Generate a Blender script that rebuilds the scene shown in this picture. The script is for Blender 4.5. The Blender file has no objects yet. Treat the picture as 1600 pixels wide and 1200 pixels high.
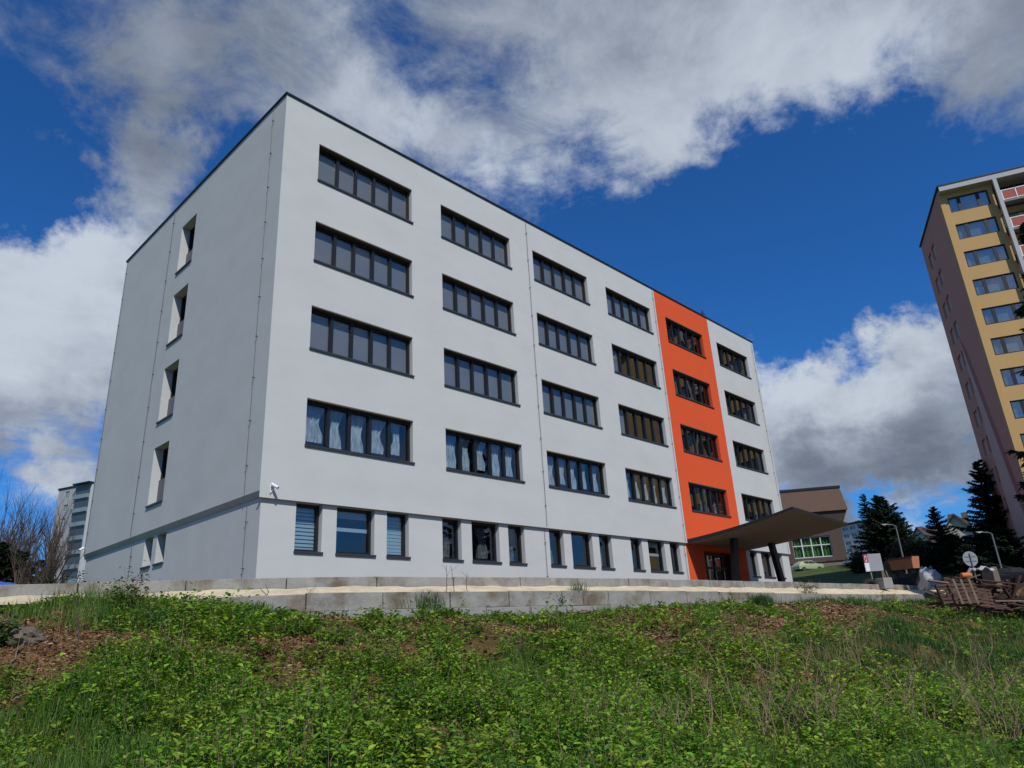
import bpy, math, random
import numpy as np
from mathutils import Vector, Matrix
R_ = math.radians
rng = np.random.default_rng(7)
random.seed(7)
sc = bpy.context.scene
COL = sc.collection

# ------------------------------------------------------------------ camera
CAM = np.array([-9.753, -19.533, -1.948]); YAW, PITCH, ROLL, FPX = R_(46.749), R_(19.991), R_(-3.223), 1112.17
fwd = np.array([math.sin(YAW)*math.cos(PITCH), math.cos(YAW)*math.cos(PITCH), math.sin(PITCH)])
rt0 = np.array([math.cos(YAW), -math.sin(YAW), 0.0]); up0 = np.cross(rt0, fwd)
RT = math.cos(ROLL)*rt0 + math.sin(ROLL)*up0
UP = -math.sin(ROLL)*rt0 + math.cos(ROLL)*up0
cam = bpy.data.cameras.new('camera'); co = bpy.data.objects.new('camera', cam); COL.objects.link(co)
m = Matrix(((RT[0], UP[0], -fwd[0], CAM[0]), (RT[1], UP[1], -fwd[1], CAM[1]), (RT[2], UP[2], -fwd[2], CAM[2]), (0, 0, 0, 1)))
co.matrix_world = m
cam.sensor_width = 36; cam.lens = FPX/1600*36; cam.clip_start = .1; cam.clip_end = 6000
sc.camera = co
def ray(x, y): return fwd + (x-800)/FPX*RT - (y-600)/FPX*UP
def P(x, y, D):                      # layout helper: the point seen at photo pixel x,y at D metres of depth
    d = ray(x, y); return CAM + d*(D/(d[0]*math.sin(YAW)+d[1]*math.cos(YAW)))

# ------------------------------------------------------------------ sun and sky
SUN_AZ = 204.0      # compass degrees from +Y through +X: the direction the sun stands in
SUN_EL = 47.0
sdir = Vector((math.sin(R_(SUN_AZ))*math.cos(R_(SUN_EL)), math.cos(R_(SUN_AZ))*math.cos(R_(SUN_EL)), math.sin(R_(SUN_EL))))
sl = bpy.data.lights.new('sun', 'SUN'); sl.energy = 3.7; sl.angle = R_(.55); sl.color = (1, .965, .91)
so = bpy.data.objects.new('sun', sl); COL.objects.link(so); so.rotation_euler = sdir.to_track_quat('Z', 'Y').to_euler()
sc.view_settings.view_transform = 'Standard'; sc.view_settings.look = 'None'; sc.view_settings.exposure = 0; sc.view_settings.gamma = 1
W = bpy.data.worlds.new('World'); sc.world = W; W.use_nodes = True
nt = W.node_tree; nt.nodes.clear()
def N(t, **k):
    n = nt.nodes.new(t)
    for a, b in k.items():
        if a == 'op': n.operation = b
        else: setattr(n, a, b)
    return n
def L(a, b): nt.links.new(a, b)
out = N('ShaderNodeOutputWorld'); bg = N('ShaderNodeBackground'); L(bg.outputs[0], out.inputs[0])
sky = N('ShaderNodeTexSky'); sky.sky_type = 'NISHITA'; sky.sun_disc = False
sky.sun_elevation = R_(SUN_EL); sky.sun_rotation = R_(SUN_AZ); sky.altitude = 700; sky.air_density = 1.0; sky.dust_density = .3; sky.ozone_density = 3.0
bg.inputs['Strength'].default_value = .1
tc = N('ShaderNodeTexCoord')
def math_(op, a, b=None, c=None, clamp=False):
    n = N('ShaderNodeMath', op=op); n.use_clamp = clamp
    for i, v in enumerate((a, b, c)):
        if v is None: continue
        if isinstance(v, (int, float)): n.inputs[i].default_value = v
        else: L(v, n.inputs[i])
    return n.outputs[0]
def noise(vec, scale, detail=6, rough=.55, dist=0, out_='Fac'):
    n = N('ShaderNodeTexNoise'); n.inputs['Scale'].default_value = scale; n.inputs['Detail'].default_value = detail
    n.inputs['Roughness'].default_value = rough; n.inputs['Distortion'].default_value = dist; L(vec, n.inputs['Vector']); return n.outputs[out_]
def sstep(v, a, b):
    n = N('ShaderNodeMapRange'); n.interpolation_type = 'SMOOTHSTEP'; L(v, n.inputs[0]); n.inputs[1].default_value = a; n.inputs[2].default_value = b; return n.outputs[0]
# clouds: masses standing in given directions of the sky, broken up by fractal noise
D = tc.outputs['Generated']
nz = noise(D, 3.6, 9, .62, 0, 'Color')
w1 = N('ShaderNodeVectorMath', op='MULTIPLY_ADD'); L(nz, w1.inputs[0]); w1.inputs[1].default_value = (.34, .34, .34)
w0 = N('ShaderNodeVectorMath', op='SUBTRACT'); L(D, w0.inputs[0]); w0.inputs[1].default_value = (.17, .17, .17); L(w0.outputs[0], w1.inputs[2])
DW = w1.outputs[0]
def blobs(lst, vec):
    acc = None
    for (x, y, r, a) in lst:
        d = ray(x, y); d = d/np.linalg.norm(d)
        v = N('ShaderNodeVectorMath', op='DISTANCE'); L(vec, v.inputs[0]); v.inputs[1].default_value = tuple(d)
        s = sstep(v.outputs['Value'], r/FPX*1.0, 0.0)
        s = math_('MULTIPLY', s, a) if a != 1 else s
        acc = s if acc is None else math_('ADD', acc, s)
    return acc
CL = [(230, 50, 170, .8), (430, 110, 200, .95), (620, 190, 190, .95), (760, 240, 150, .7), (900, 90, 230, 1), (1050, 190, 170, .8), (1070, 270, 90, .5),
      (1180, 80, 220, 1), (1380, 40, 200, .95), (1560, 70, 170, .8), (640, 0, 170, .35), (150, 190, 120, .6), (250, 210, 90, .5),
      (30, 520, 240, 1.2), (140, 420, 150, .8), (210, 330, 110, .75), (-120, 540, 240, .9), (60, 650, 130, .6), (110, 740, 70, .6),
      (1270, 640, 190, 1.3), (1400, 640, 190, 1.2), (1440, 550, 110, .8), (1500, 650, 160, 1), (1190, 600, 120, .9), (1300, 730, 120, .9), (1600, 620, 220, 1), (1440, 822, 60, .9), (1300, 560, 70, .5),
      (900, -200, 500, .8), (1900, 300, 350, .8), (2300, 700, 500, .8), (-500, 200, 400, .7), (-900, 700, 600, .8)]
CL += [(90, 150, 150, .55), (170, 230, 100, .4), (60, 60, 110, .3), (330, 200, 80, .35), (300, 330, 90, .4)]
HOLE = [(640, 70, 120, .45), (30, 110, 120, .5), (380, 300, 120, .6), (40, 310, 150, .9), (300, 130, 60, .3), (1250, 380, 330, .9), (60, 300, 90, .5), (1500, 300, 200, .9), (900, 420, 120, .6), (1400, 790, 85, 1.2), (90, 680, 50, .3), (740, 60, 60, .25)]
dens = math_('SUBTRACT', blobs(CL, DW), blobs(HOLE, DW))
# flat-layer coordinates give the wisps their perspective
sep = N('ShaderNodeSeparateXYZ'); L(D, sep.inputs[0])
zz = math_('ADD', math_('MAXIMUM', sep.outputs[2], 0.0), .35)
cmb = N('ShaderNodeCombineXYZ'); L(math_('DIVIDE', sep.outputs[0], zz), cmb.inputs[0]); L(math_('DIVIDE', sep.outputs[1], zz), cmb.inputs[1]); L(math_('DIVIDE', sep.outputs[2], zz), cmb.inputs[2])
PL = cmb.outputs[0]
n1 = noise(PL, 3.2, 12, .64, .5); n2 = noise(PL, 10.0, 9, .66, .6)
tot = math_('ADD', dens, math_('MULTIPLY', math_('SUBTRACT', n1, .5), 2.7))
tot = math_('ADD', tot, math_('MULTIPLY', math_('SUBTRACT', n2, .5), 1.25))
# scattered cloud over the rest of the sky, so that the reflections and other views have weather too
behind = N('ShaderNodeVectorMath', op='DOT_PRODUCT'); L(D, behind.inputs[0]); behind.inputs[1].default_value = tuple(-fwd)
tot = math_('ADD', tot, math_('MULTIPLY', sstep(behind.outputs['Value'], -.45, .1), .45))
mask = math_('POWER', sstep(tot, .08, 1.12), .85)
thick = sstep(tot, .55, 1.7)
BR = [(1180, 130, 220, .7), (900, 200, 260, .5), (560, 130, 220, .3), (760, 290, 110, .8), (30, 480, 210, 1.1), (150, 380, 100, .5), (240, 90, 120, .3), (1320, 590, 160, .9), (1450, 560, 140, .8), (1200, 600, 100, .8), (1440, 822, 80, 1), (600, 170, 120, .35), (1350, 90, 100, .35), (80, 740, 70, .8)]
DK = [(150, 120, 200, .5), (500, 20, 200, .4), (1000, 20, 200, .3), (1300, 745, 110, .6), (1480, 735, 110, .6), (380, 20, 180, .3), (1560, 60, 160, .3), (700, 80, 110, .3), (30, 730, 120, .3)]
n3 = noise(PL, 4.5, 8, .6, .4)
br = math_('SUBTRACT', blobs(BR, DW), blobs(DK, DW))
br = math_('ADD', br, math_('MULTIPLY', math_('SUBTRACT', n3, .5), 1.5))
br = math_('ADD', br, math_('MULTIPLY', math_('SUBTRACT', n2, .5), .8))
br = math_('SUBTRACT', br, math_('MULTIPLY', thick, .10))
brs = sstep(br, -1.05, 1.1)
cr = N('ShaderNodeValToRGB'); L(brs, cr.inputs[0])
cr.color_ramp.elements[0].color = (1.3, 1.6, 2.15, 1); cr.color_ramp.elements[1].color = (5.5, 6.1, 7.0, 1)
e = cr.color_ramp.elements.new(.45); e.color = (2.7, 3.15, 3.95, 1)
tint = N('ShaderNodeMix'); tint.data_type = 'RGBA'; tint.blend_type = 'MULTIPLY'; tint.inputs[0].default_value = 1
L(sky.outputs[0], tint.inputs[6]); tint.inputs[7].default_value = (.20, .65, 1.16, 1)
mx = N('ShaderNodeMix'); mx.data_type = 'RGBA'; L(mask, mx.inputs[0]); L(tint.outputs[2], mx.inputs[6]); L(cr.outputs[0], mx.inputs[7])
L(mx.outputs[2], bg.inputs[0])

# ------------------------------------------------------------------ helpers
def tag(o, label=None, cat=None, group=None, kind=None):
    if label: o['label'] = label
    if cat: o['category'] = cat
    if group: o['group'] = group
    if kind: o['kind'] = kind
    return o
def empty(name, loc, rz=0, label=None, cat=None, group=None):
    o = bpy.data.objects.new(name, None); COL.objects.link(o); o.location = tuple(float(v) for v in loc); o.rotation_euler = (0, 0, rz)
    o.empty_display_size = .3
    return tag(o, label, cat, group)
def link(name, me, mat=None, parent=None):
    if mat:
        for q in (mat if isinstance(mat, (list, tuple)) else [mat]): me.materials.append(q)
    o = bpy.data.objects.new(name, me); COL.objects.link(o)
    if parent: o.parent = parent
    return o
def kids(o): return [c for c in COL.objects if c.parent == o]
def copy_tree(o, parent=None):
    c = o.copy(); COL.objects.link(c); c.parent = parent
    for ch in kids(o): copy_tree(ch, c)
    return c
class MB:
    def __init__(s): s.v = []; s.f = []; s.sm = False
    def quad(s, *p):
        n = len(s.v); s.v += [tuple(float(c) for c in q) for q in p]; s.f.append(tuple(range(n, n+len(p)))); return s
    def box(s, x0, x1, y0, y1, z0, z1):
        n = len(s.v); s.v += [(x, y, z) for z in (z0, z1) for y in (y0, y1) for x in (x0, x1)]
        s.f += [tuple(n+i for i in t) for t in ((0, 2, 3, 1), (4, 5, 7, 6), (0, 1, 5, 4), (2, 6, 7, 3), (0, 4, 6, 2), (1, 3, 7, 5))]; return s
    def hexa(s, p):      # eight corners, bottom four then top four, each counter-clockwise
        n = len(s.v); s.v += [tuple(float(c) for c in q) for q in p]
        s.f += [tuple(n+i for i in t) for t in ((3, 2, 1, 0), (4, 5, 6, 7), (0, 1, 5, 4), (1, 2, 6, 5), (2, 3, 7, 6), (3, 0, 4, 7))]; return s
    def tube(s, p, q, r, r2=None, n=8, cap=True):
        p, q = Vector(p), Vector(q); r2 = r if r2 is None else r2
        d = (q-p); a = d.orthogonal().normalized(); b = d.cross(a).normalized(); k = len(s.v)
        for c, rr in ((p, r), (q, r2)):
            for i in range(n):
                t = 2*math.pi*i/n; s.v.append(tuple(c+a*math.cos(t)*rr+b*math.sin(t)*rr))
        for i in range(n): s.f.append((k+i, k+(i+1) % n, k+n+(i+1) % n, k+n+i))
        if cap: s.f += [tuple(range(k+n-1, k-1, -1)), tuple(range(k+n, k+2*n))]
        return s
    def path(s, pts, r, n=6, r2=None):
        m_ = len(pts)-1
        for i in range(m_):
            ra = r if r2 is None else r+(r2-r)*i/m_; rb = r if r2 is None else r+(r2-r)*(i+1)/m_
            s.tube(pts[i], pts[i+1], ra, rb, n)
        return s
    def ext(s, poly, y0, y1):   # outline in x,z pushed from y0 to y1
        n = len(s.v); k = len(poly); s.v += [(x, y0, z) for x, z in poly]+[(x, y1, z) for x, z in poly]
        s.f.append(tuple(range(n, n+k))); s.f.append(tuple(range(n+2*k-1, n+k-1, -1)))
        for i in range(k): j = (i+1) % k; s.f.append((n+j, n+i, n+k+i, n+k+j))
        return s
    def build(s, name, mat, parent=None, smooth=False, bevel=0):
        me = bpy.data.meshes.new(name); me.from_pydata(s.v, [], s.f)
        if smooth: me.polygons.foreach_set('use_smooth', [True]*len(me.polygons))
        me.update(); o = link(name, me, mat, parent)
        if bevel:
            b = o.modifiers.new('bevel', 'BEVEL'); b.width = bevel; b.segments = 2; b.limit_method = 'ANGLE'
        return o
def npmesh(name, v, faces, mat, parent=None, col=None, smooth=False):
    """faces: (M,k) int array, all of one size; col: per-vertex colours"""
    me = bpy.data.meshes.new(name); v = np.asarray(v, dtype=np.float32); F_ = np.asarray(faces, dtype=np.int32)
    me.vertices.add(len(v)); me.vertices.foreach_set('co', v.ravel())
    k = F_.shape[1]; me.loops.add(F_.size); me.loops.foreach_set('vertex_index', F_.ravel())
    me.polygons.add(len(F_)); me.polygons.foreach_set('loop_start', np.arange(0, F_.size, k, dtype=np.int32))
    me.polygons.foreach_set('loop_total', np.full(len(F_), k, dtype=np.int32))
    if smooth: me.polygons.foreach_set('use_smooth', np.ones(len(F_), dtype=bool))
    me.update(calc_edges=True)
    if col is not None:
        a = me.attributes.new('Col', 'FLOAT_COLOR', 'POINT'); c4 = np.ones((len(v), 4), dtype=np.float32); c4[:, :3] = col; a.data.foreach_set('color', c4.ravel())
    return link(name, me, mat, parent)

# materials --------------------------------------------------------
M = {}
def mat(name, c, rough=.8, var=.0, vs=3.0, bump=0, bs=40, metal=0, spec=.3, c2=None, cs=2.0, lo=.4, hi=.6, stretch=None, emis=None):
    mt = bpy.data.materials.new(name); mt.use_nodes = True; t = mt.node_tree; b = t.nodes['Principled BSDF']
    b.inputs['Roughness'].default_value = rough; b.inputs['Metallic'].default_value = metal; b.inputs['Specular IOR Level'].default_value = spec
    tcn = t.nodes.new('ShaderNodeTexCoord'); vec = tcn.outputs['Object']
    if stretch:
        mp = t.nodes.new('ShaderNodeMapping'); mp.inputs['Scale'].default_value = stretch; t.links.new(vec, mp.inputs[0]); vec = mp.outputs[0]
    base = t.nodes.new('ShaderNodeRGB'); base.outputs[0].default_value = (*c, 1); cur = base.outputs[0]
    def nz_(s, d=6, r=.6):
        n = t.nodes.new('ShaderNodeTexNoise'); n.inputs['Scale'].default_value = s; n.inputs['Detail'].default_value = d; n.inputs['Roughness'].default_value = r; t.links.new(vec, n.inputs[0]); return n.outputs[0]
    if c2:
        mr = t.nodes.new('ShaderNodeMapRange'); mr.inputs[1].default_value = lo; mr.inputs[2].default_value = hi; t.links.new(nz_(cs), mr.inputs[0])
        mxx = t.nodes.new('ShaderNodeMix'); mxx.data_type = 'RGBA'; t.links.new(mr.outputs[0], mxx.inputs[0]); t.links.new(cur, mxx.inputs[6]); mxx.inputs[7].default_value = (*c2, 1); cur = mxx.outputs[2]
    if var:
        mr = t.nodes.new('ShaderNodeMapRange'); mr.inputs[1].default_value = .25; mr.inputs[2].default_value = .75; mr.inputs[3].default_value = 1-var; mr.inputs[4].default_value = 1+var; t.links.new(nz_(vs), mr.inputs[0])
        vm = t.nodes.new('ShaderNodeVectorMath'); vm.operation = 'SCALE'; t.links.new(cur, vm.inputs[0]); t.links.new(mr.outputs[0], vm.inputs['Scale']); cur = vm.outputs[0]
    t.links.new(cur, b.inputs['Base Color'])
    if bump:
        bp = t.nodes.new('ShaderNodeBump'); bp.inputs['Strength'].default_value = bump; bp.inputs['Distance'].default_value = .02; t.links.new(nz_(bs, 4), bp.inputs['Height']); t.links.new(bp.outputs[0], b.inputs['Normal'])
    M[name] = mt; return mt
mat('white_plaster', (.51, .52, .505), .9, .045, .6, .22, 30, c2=(.485, .492, .475), cs=.5, lo=.4, hi=.75, stretch=(.8, .8, 1.7))
mat('orange_plaster', (.68, .088, .022), .9, .06, .5, .2, 30, c2=(.60, .076, .022), cs=.5, lo=.4, hi=.75, stretch=(.8, .8, 1.7))
mat('dark_frame', (.010, .0125, .017), .45, spec=.4)
mat('dark_sill', (.035, .037, .042), .4, spec=.4)
mat('head_plate', (.10, .085, .065), .8, .1, 5)
mat('roof_cap', (.02, .025, .035), .45, metal=.3)
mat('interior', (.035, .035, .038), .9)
mat('film', (.215, .212, .21), .6, .05, 1.3)
mat('film_pale', (.30, .31, .33), .6, .05, 1.3)
mat('curtain', (.34, .43, .50), .9, .25, 9, stretch=(6, 1, .7))
mat('curtain_dark', (.13, .13, .13), .9, .3, 4, stretch=(6, 1, .5))
mat('blind', (.33, .46, .50), .7, .05)
mat('wire', (.16, .16, .16), .5, metal=.5)
mat('white_paint', (.72, .73, .74), .5, .04)
mat('soffit', (.27, .275, .285), .85, .06, 1.2)
mat('black_steel', (.018, .017, .018), .5)
mat('concrete', (.27, .26, .235), .92, .22, 3, .7, 18, c2=(.15, .12, .085), cs=1.6, lo=.48, hi=.68)
mat('concrete_pale', (.28, .27, .25), .9, .08, 4, .4, 20)
mat('sand', (.62, .52, .34), .95, .12, 5, .6, 25, c2=(.50, .42, .28), cs=2.2)
mat('rust_wood', (.075, .042, .03), .85, .3, 4, .4, 20, stretch=(1, 1, 1))
mat('old_wood', (.21, .155, .11), .85, .25, 6, .3, 20)
mat('wood_dark', (.075, .045, .034), .9, .3, 5, .3, 20)
mat('orange_box', (.42, .17, .085), .7, .1, 3)
mat('orange_bright', (.55, .15, .045), .6, .05)
mat('bag', (.36, .37, .40), .8, .12, 4, .5, 8)
mat('black_plastic', (.012, .012, .014), .6, bump=.3, bs=6)
mat('blue_tarp', (.03, .09, .42), .5, .1, 3)
mat('sign_grey', (.24, .28, .30), .6, .06, 3)
mat('pole', (.20, .21, .21), .5, metal=.4)
mat('panel_grey', (.30, .30, .33), .7, .05, 2)
mat('panel_mid', (.12, .125, .13), .5)
mat('sign_red', (.32, .03, .035), .5)
mat('tile_brown', (.155, .095, .07), .8, .06, 1.5)
mat('brown_dark', (.085, .055, .048), .8, .08, 1)
mat('brown_low', (.17, .135, .115), .85, .08, 1)
mat('green_curtain', (.09, .22, .055), .8, .25, 2.5, stretch=(5, 5, .3))
mat('white_mullion', (.55, .56, .56), .6)
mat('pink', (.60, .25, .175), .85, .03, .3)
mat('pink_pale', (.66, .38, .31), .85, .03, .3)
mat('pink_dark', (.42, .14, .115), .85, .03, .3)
mat('yellow', (.50, .32, .13), .85, .04, .6)
mat('red_panel', (.36, .085, .06), .7, .05)
mat('grey_light', (.42, .42, .41), .7, .05)
mat('balcony_under', (.22, .21, .20), .8)
mat('far_white', (.50, .52, .53), .8, .05, .3)
mat('far_grey', (.36, .36, .37), .8, .05, .3)
mat('far_ochre', (.40, .30, .22), .8, .05, .3)
mat('house_wall', (.50, .47, .40), .85, .05)
mat('house_roof', (.07, .05, .045), .85, .1, 2)
mat('balcony_glass', (.16, .22, .26), .25, spec=.6)
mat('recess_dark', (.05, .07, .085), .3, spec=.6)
mat('balcony_front', (.20, .26, .29), .5, .1, 1)
mat('rubber', (.015, .015, .015), .8)
mat('chrome', (.3, .3, .31), .3, metal=.8)
mat('car_green', (.36, .44, .26), .3, spec=.6)
mat('car_dark', (.012, .014, .022), .5, spec=.3)
mat('lamp_lens', (.55, .57, .6), .2, spec=.6)
mat('rock', (.13, .105, .08), .95, .25, 9, .8, 22)
mat('bark', (.085, .065, .052), .95, .2, 6, .6, 20)
mat('bark_pale', (.16, .13, .10), .95, .2, 6, .6, 20)
mat('twig', (.27, .195, .12), .9, .2, 6)
mat('far_grass', (.045, .075, .014), .95, .3, .6, .4, 10, c2=(.06, .08, .02), cs=.3)
mat('asphalt', (.06, .06, .06), .95, .1, 3)
def glass(name, ior, tintc=(.8, .85, .88), rough=.0):
    mt = bpy.data.materials.new(name); mt.use_nodes = True; t = mt.node_tree; t.nodes.clear()
    o = t.nodes.new('ShaderNodeOutputMaterial'); mxs = t.nodes.new('ShaderNodeMixShader'); tr = t.nodes.new('ShaderNodeBsdfTransparent'); gl = t.nodes.new('ShaderNodeBsdfGlossy'); ge = t.nodes.new('ShaderNodeNewGeometry')
    tr.inputs[0].default_value = (*tintc, 1); gl.inputs['Roughness'].default_value = rough
    def mth(op, *a):
        n_ = t.nodes.new('ShaderNodeMath'); n_.operation = op
        for i_, v_ in enumerate(a):
            if isinstance(v_, (int, float)): n_.inputs[i_].default_value = v_
            else: t.links.new(v_, n_.inputs[i_])
        return n_.outputs[0]
    dt = t.nodes.new('ShaderNodeVectorMath'); dt.operation = 'DOT_PRODUCT'; t.links.new(ge.outputs['Normal'], dt.inputs[0]); t.links.new(ge.outputs['Incoming'], dt.inputs[1])
    refl = mth('MULTIPLY_ADD', mth('POWER', mth('SUBTRACT', 1.0, mth('ABSOLUTE', dt.outputs['Value'])), 4.0), 1-ior, ior)
    tcn = t.nodes.new('ShaderNodeTexCoord'); n = t.nodes.new('ShaderNodeTexNoise'); n.inputs['Scale'].default_value = .9; n.inputs['Detail'].default_value = 1; t.links.new(tcn.outputs['Object'], n.inputs[0])
    bp = t.nodes.new('ShaderNodeBump'); bp.inputs['Strength'].default_value = .25; bp.inputs['Distance'].default_value = .02; t.links.new(n.outputs[0], bp.inputs['Height']); t.links.new(bp.outputs[0], gl.inputs['Normal'])
    t.links.new(refl, mxs.inputs[0]); t.links.new(tr.outputs[0], mxs.inputs[1]); t.links.new(gl.outputs[0], mxs.inputs[2]); t.links.new(mxs.outputs[0], o.inputs[0]); M[name] = mt
glass('glass', .14)
glass('glass_shiny', .34)
glass('glass_blue', .22)
def sheer(name, c, op):
    mt = bpy.data.materials.new(name); mt.use_nodes = True; t = mt.node_tree; b = t.nodes['Principled BSDF']; o = t.nodes['Material Output']; b.inputs['Base Color'].default_value = (*c, 1); b.inputs['Roughness'].default_value = .95
    tr = t.nodes.new('ShaderNodeBsdfTransparent'); m_ = t.nodes.new('ShaderNodeMixShader'); tcn = t.nodes.new('ShaderNodeTexCoord'); mp = t.nodes.new('ShaderNodeMapping'); mp.inputs['Scale'].default_value = (5, 1, .9); n = t.nodes.new('ShaderNodeTexNoise'); n.inputs['Scale'].default_value = 2.2; n.inputs['Detail'].default_value = 6; n.inputs['Roughness'].default_value = .7
    mr = t.nodes.new('ShaderNodeMapRange'); mr.inputs[1].default_value = .3; mr.inputs[2].default_value = .7; mr.inputs[3].default_value = op[0]; mr.inputs[4].default_value = op[1]
    t.links.new(tcn.outputs['Object'], mp.inputs[0]); t.links.new(mp.outputs[0], n.inputs[0]); t.links.new(n.outputs[0], mr.inputs[0]); t.links.new(mr.outputs[0], m_.inputs[0]); t.links.new(tr.outputs[0], m_.inputs[1]); t.links.new(b.outputs[0], m_.inputs[2]); t.links.new(m_.outputs[0], o.inputs[0]); M[name] = mt
sheer('lace', (.50, .60, .66), (.30, .95))
sheer('net', (.22, .22, .22), (.1, .8))
def leafmat(name, trans=.35, rough=.5, spec=.3):
    mt = bpy.data.materials.new(name); mt.use_nodes = True; t = mt.node_tree; b = t.nodes['Principled BSDF']; o = t.nodes['Material Output']
    a = t.nodes.new('ShaderNodeAttribute'); a.attribute_name = 'Col'; t.links.new(a.outputs['Color'], b.inputs['Base Color']); b.inputs['Roughness'].default_value = rough; b.inputs['Specular IOR Level'].default_value = spec
    tl = t.nodes.new('ShaderNodeBsdfTranslucent'); t.links.new(a.outputs['Color'], tl.inputs[0]); mxs = t.nodes.new('ShaderNodeMixShader'); mxs.inputs[0].default_value = trans
    t.links.new(b.outputs[0], mxs.inputs[1]); t.links.new(tl.outputs[0], mxs.inputs[2]); t.links.new(mxs.outputs[0], o.inputs[0]); M[name] = mt
leafmat('leaf', .35); leafmat('needles', .1, .7, .2); leafmat('grassblade', .3, .5); leafmat('litter', .0, .9, .1)

# ------------------------------------------------------------------ ground
KX = np.array([-60, -30, -14, -8.2, -6.4, -3.9, -1.13, .92, 4.63, 8.5, 17.5, 32.7, 60, 200.])
KY = np.array([30, 11.5, 2.2, -1.26, -2.36, -3.74, -5.33, -5.86, -6.53, -7.1, -7.9, -8.9, -10.6, -20.])
def kerb_y(x): return np.interp(x, KX, KY)
def s_of(x, y):            # how far in front of the kerb line
    sl_ = (kerb_y(x+.5)-kerb_y(x-.5)); return (kerb_y(x)-y)/np.sqrt(1+sl_*sl_)
def fbm(x, y, seed=0, oct=4, base=1.0):
    r = np.zeros_like(x, dtype=float); a = 1.0; g = np.random.default_rng(seed)
    for i in range(oct):
        for k in range(3):
            th = g.uniform(0, math.pi*2); f = base*(2.03**i)*g.uniform(.75, 1.3); ph = g.uniform(0, 6.28)
            r += a*np.sin(f*(x*math.cos(th)+y*math.sin(th))+ph+1.3*np.sin(f*.6*(x*math.sin(th)-y*math.cos(th))+ph*2))/3
        a *= .52
    return r
def sm(t): t = np.clip(t, 0, 1); return t*t*(3-2*t)
def gz(x, y):
    x = np.asarray(x, dtype=float); y = np.asarray(y, dtype=float); s = s_of(x, y)
    foot = np.interp(x, [-5.5, -3.2, -1.2, 4, 8], [-.90, -1.05, -1.34, -1.32, -1.20])
    bank = foot+np.interp(s, [1, 2.0, 4, 8, 12, 30, 200], [0, -.12, -.66, -1.93, -2.36, -2.6, -3.5])
    bank = bank+(fbm(x, y, 3, 4, 1.1)*.16+fbm(x, y, 4, 2, 2.6)*.05+fbm(x, y, 5, 2, 5)*.02)*sm((s-1)/1.5)
    top = -.5+7.0*sm((x-45)/62)+4.5*sm((x-110)/120)+1.5*sm((y-30)/60)
    t = sm((s+.35)/.4); z = top*(1-t)+(-.80)*t
    z = np.where(s > .12, -.80-.12*np.clip((s-.12)/.7, 0, 1), z)
    u = sm((s-.70)/.10); return np.where(s > .70, (-.92)*(1-u)+bank*u, z)
def meadow(x, y): return sm((x-3.5)/5)*sm((s_of(x, y)-4.6)/2)
# soil patches with no plants: 1 = bare
def bare(x, y):
    b = fbm(x, y, 11, 4, 1.5)*.75+fbm(x, y, 12, 3, 3.4)*.60-.33
    for (px, py, D, r, a) in [(50, 965, 11.5, 1.0, 1.4), (0, 960, 11.5, 1.2, 1.4), (110, 1000, 9.8, .7, .9), (460, 1005, 10.6, .55, .9), (600, 1010, 11, .5, .6), (1120, 975, 17.5, 1.6, 1.0), (1320, 975, 23, 2.4, 1.5), (1390, 995, 21, 1.8, 1.3), (1240, 960, 23, 1.6, .8), (1440, 965, 28, 2.2, .9), (60, 1030, 9, .5, .6), (290, 1010, 10.2, .5, .7), (740, 985, 12.5, .8, .5), (1540, 965, 32, 3, .8), (620, 975, 12.5, .6, .6)]:
        p = P(px, py, D); b = b+a*np.exp(-((x-p[0])**2+(y-p[1])**2)/(r*r))
    s_ = s_of(x, y); b = b+.55*np.exp(-((s_-3.1)/1.0)**2)*(fbm(x, y, 14, 3, 1.1) > -.25)-.25*sm((s_-4.5)/2)
    return b-1.5*meadow(x, y)
def grid_mesh(name, xs, ys, zf, mt, hole=None):
    X, Y = np.meshgrid(xs, ys); Z = zf(X, Y); v = np.stack([X, Y, Z], -1).reshape(-1, 3); nx = len(xs); ny = len(ys)
    I, J = np.meshgrid(np.arange(nx-1), np.arange(ny-1)); a = (J*nx+I).ravel()
    F_ = np.stack([a, a+1, a+1+nx, a+nx], -1)
    if hole is not None:
        c = v[F_].mean(1); F_ = F_[~((c[:, 0] > hole[0]) & (c[:, 0] < hole[1]) & (c[:, 1] > hole[2]) & (c[:, 1] < hole[3]))]
    return npmesh(name, v, F_, mt, smooth=True)
# bank soil: brown earth with dry litter, moss-green where plants stand
mt = bpy.data.materials.new('bank_soil'); mt.use_nodes = True; t = mt.node_tree; b = t.nodes['Principled BSDF']; b.inputs['Roughness'].default_value = .95; b.inputs['Specular IOR Level'].default_value = .1
tcn = t.nodes.new('ShaderNodeTexCoord')
def tn(s, d=6, r=.65):
    n = t.nodes.new('ShaderNodeTexNoise'); n.inputs['Scale'].default_value = s; n.inputs['Detail'].default_value = d; n.inputs['Roughness'].default_value = r; t.links.new(tcn.outputs['Object'], n.inputs[0]); return n.outputs[0]
cr2 = t.nodes.new('ShaderNodeValToRGB'); t.links.new(tn(1.7), cr2.inputs[0])
cr2.color_ramp.elements[0].position = .3; cr2.color_ramp.elements[0].color = (.075, .043, .021, 1); cr2.color_ramp.elements[1].position = .72; cr2.color_ramp.elements[1].color = (.27, .155, .08, 1)
cr3 = t.nodes.new('ShaderNodeValToRGB'); t.links.new(tn(28, 4, .7), cr3.inputs[0]); cr3.color_ramp.elements[0].position = .3; cr3.color_ramp.elements[0].color = (.4, .4, .4, 1); cr3.color_ramp.elements[1].position = .7; cr3.color_ramp.elements[1].color = (1.35, 1.3, 1.2, 1)
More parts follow.
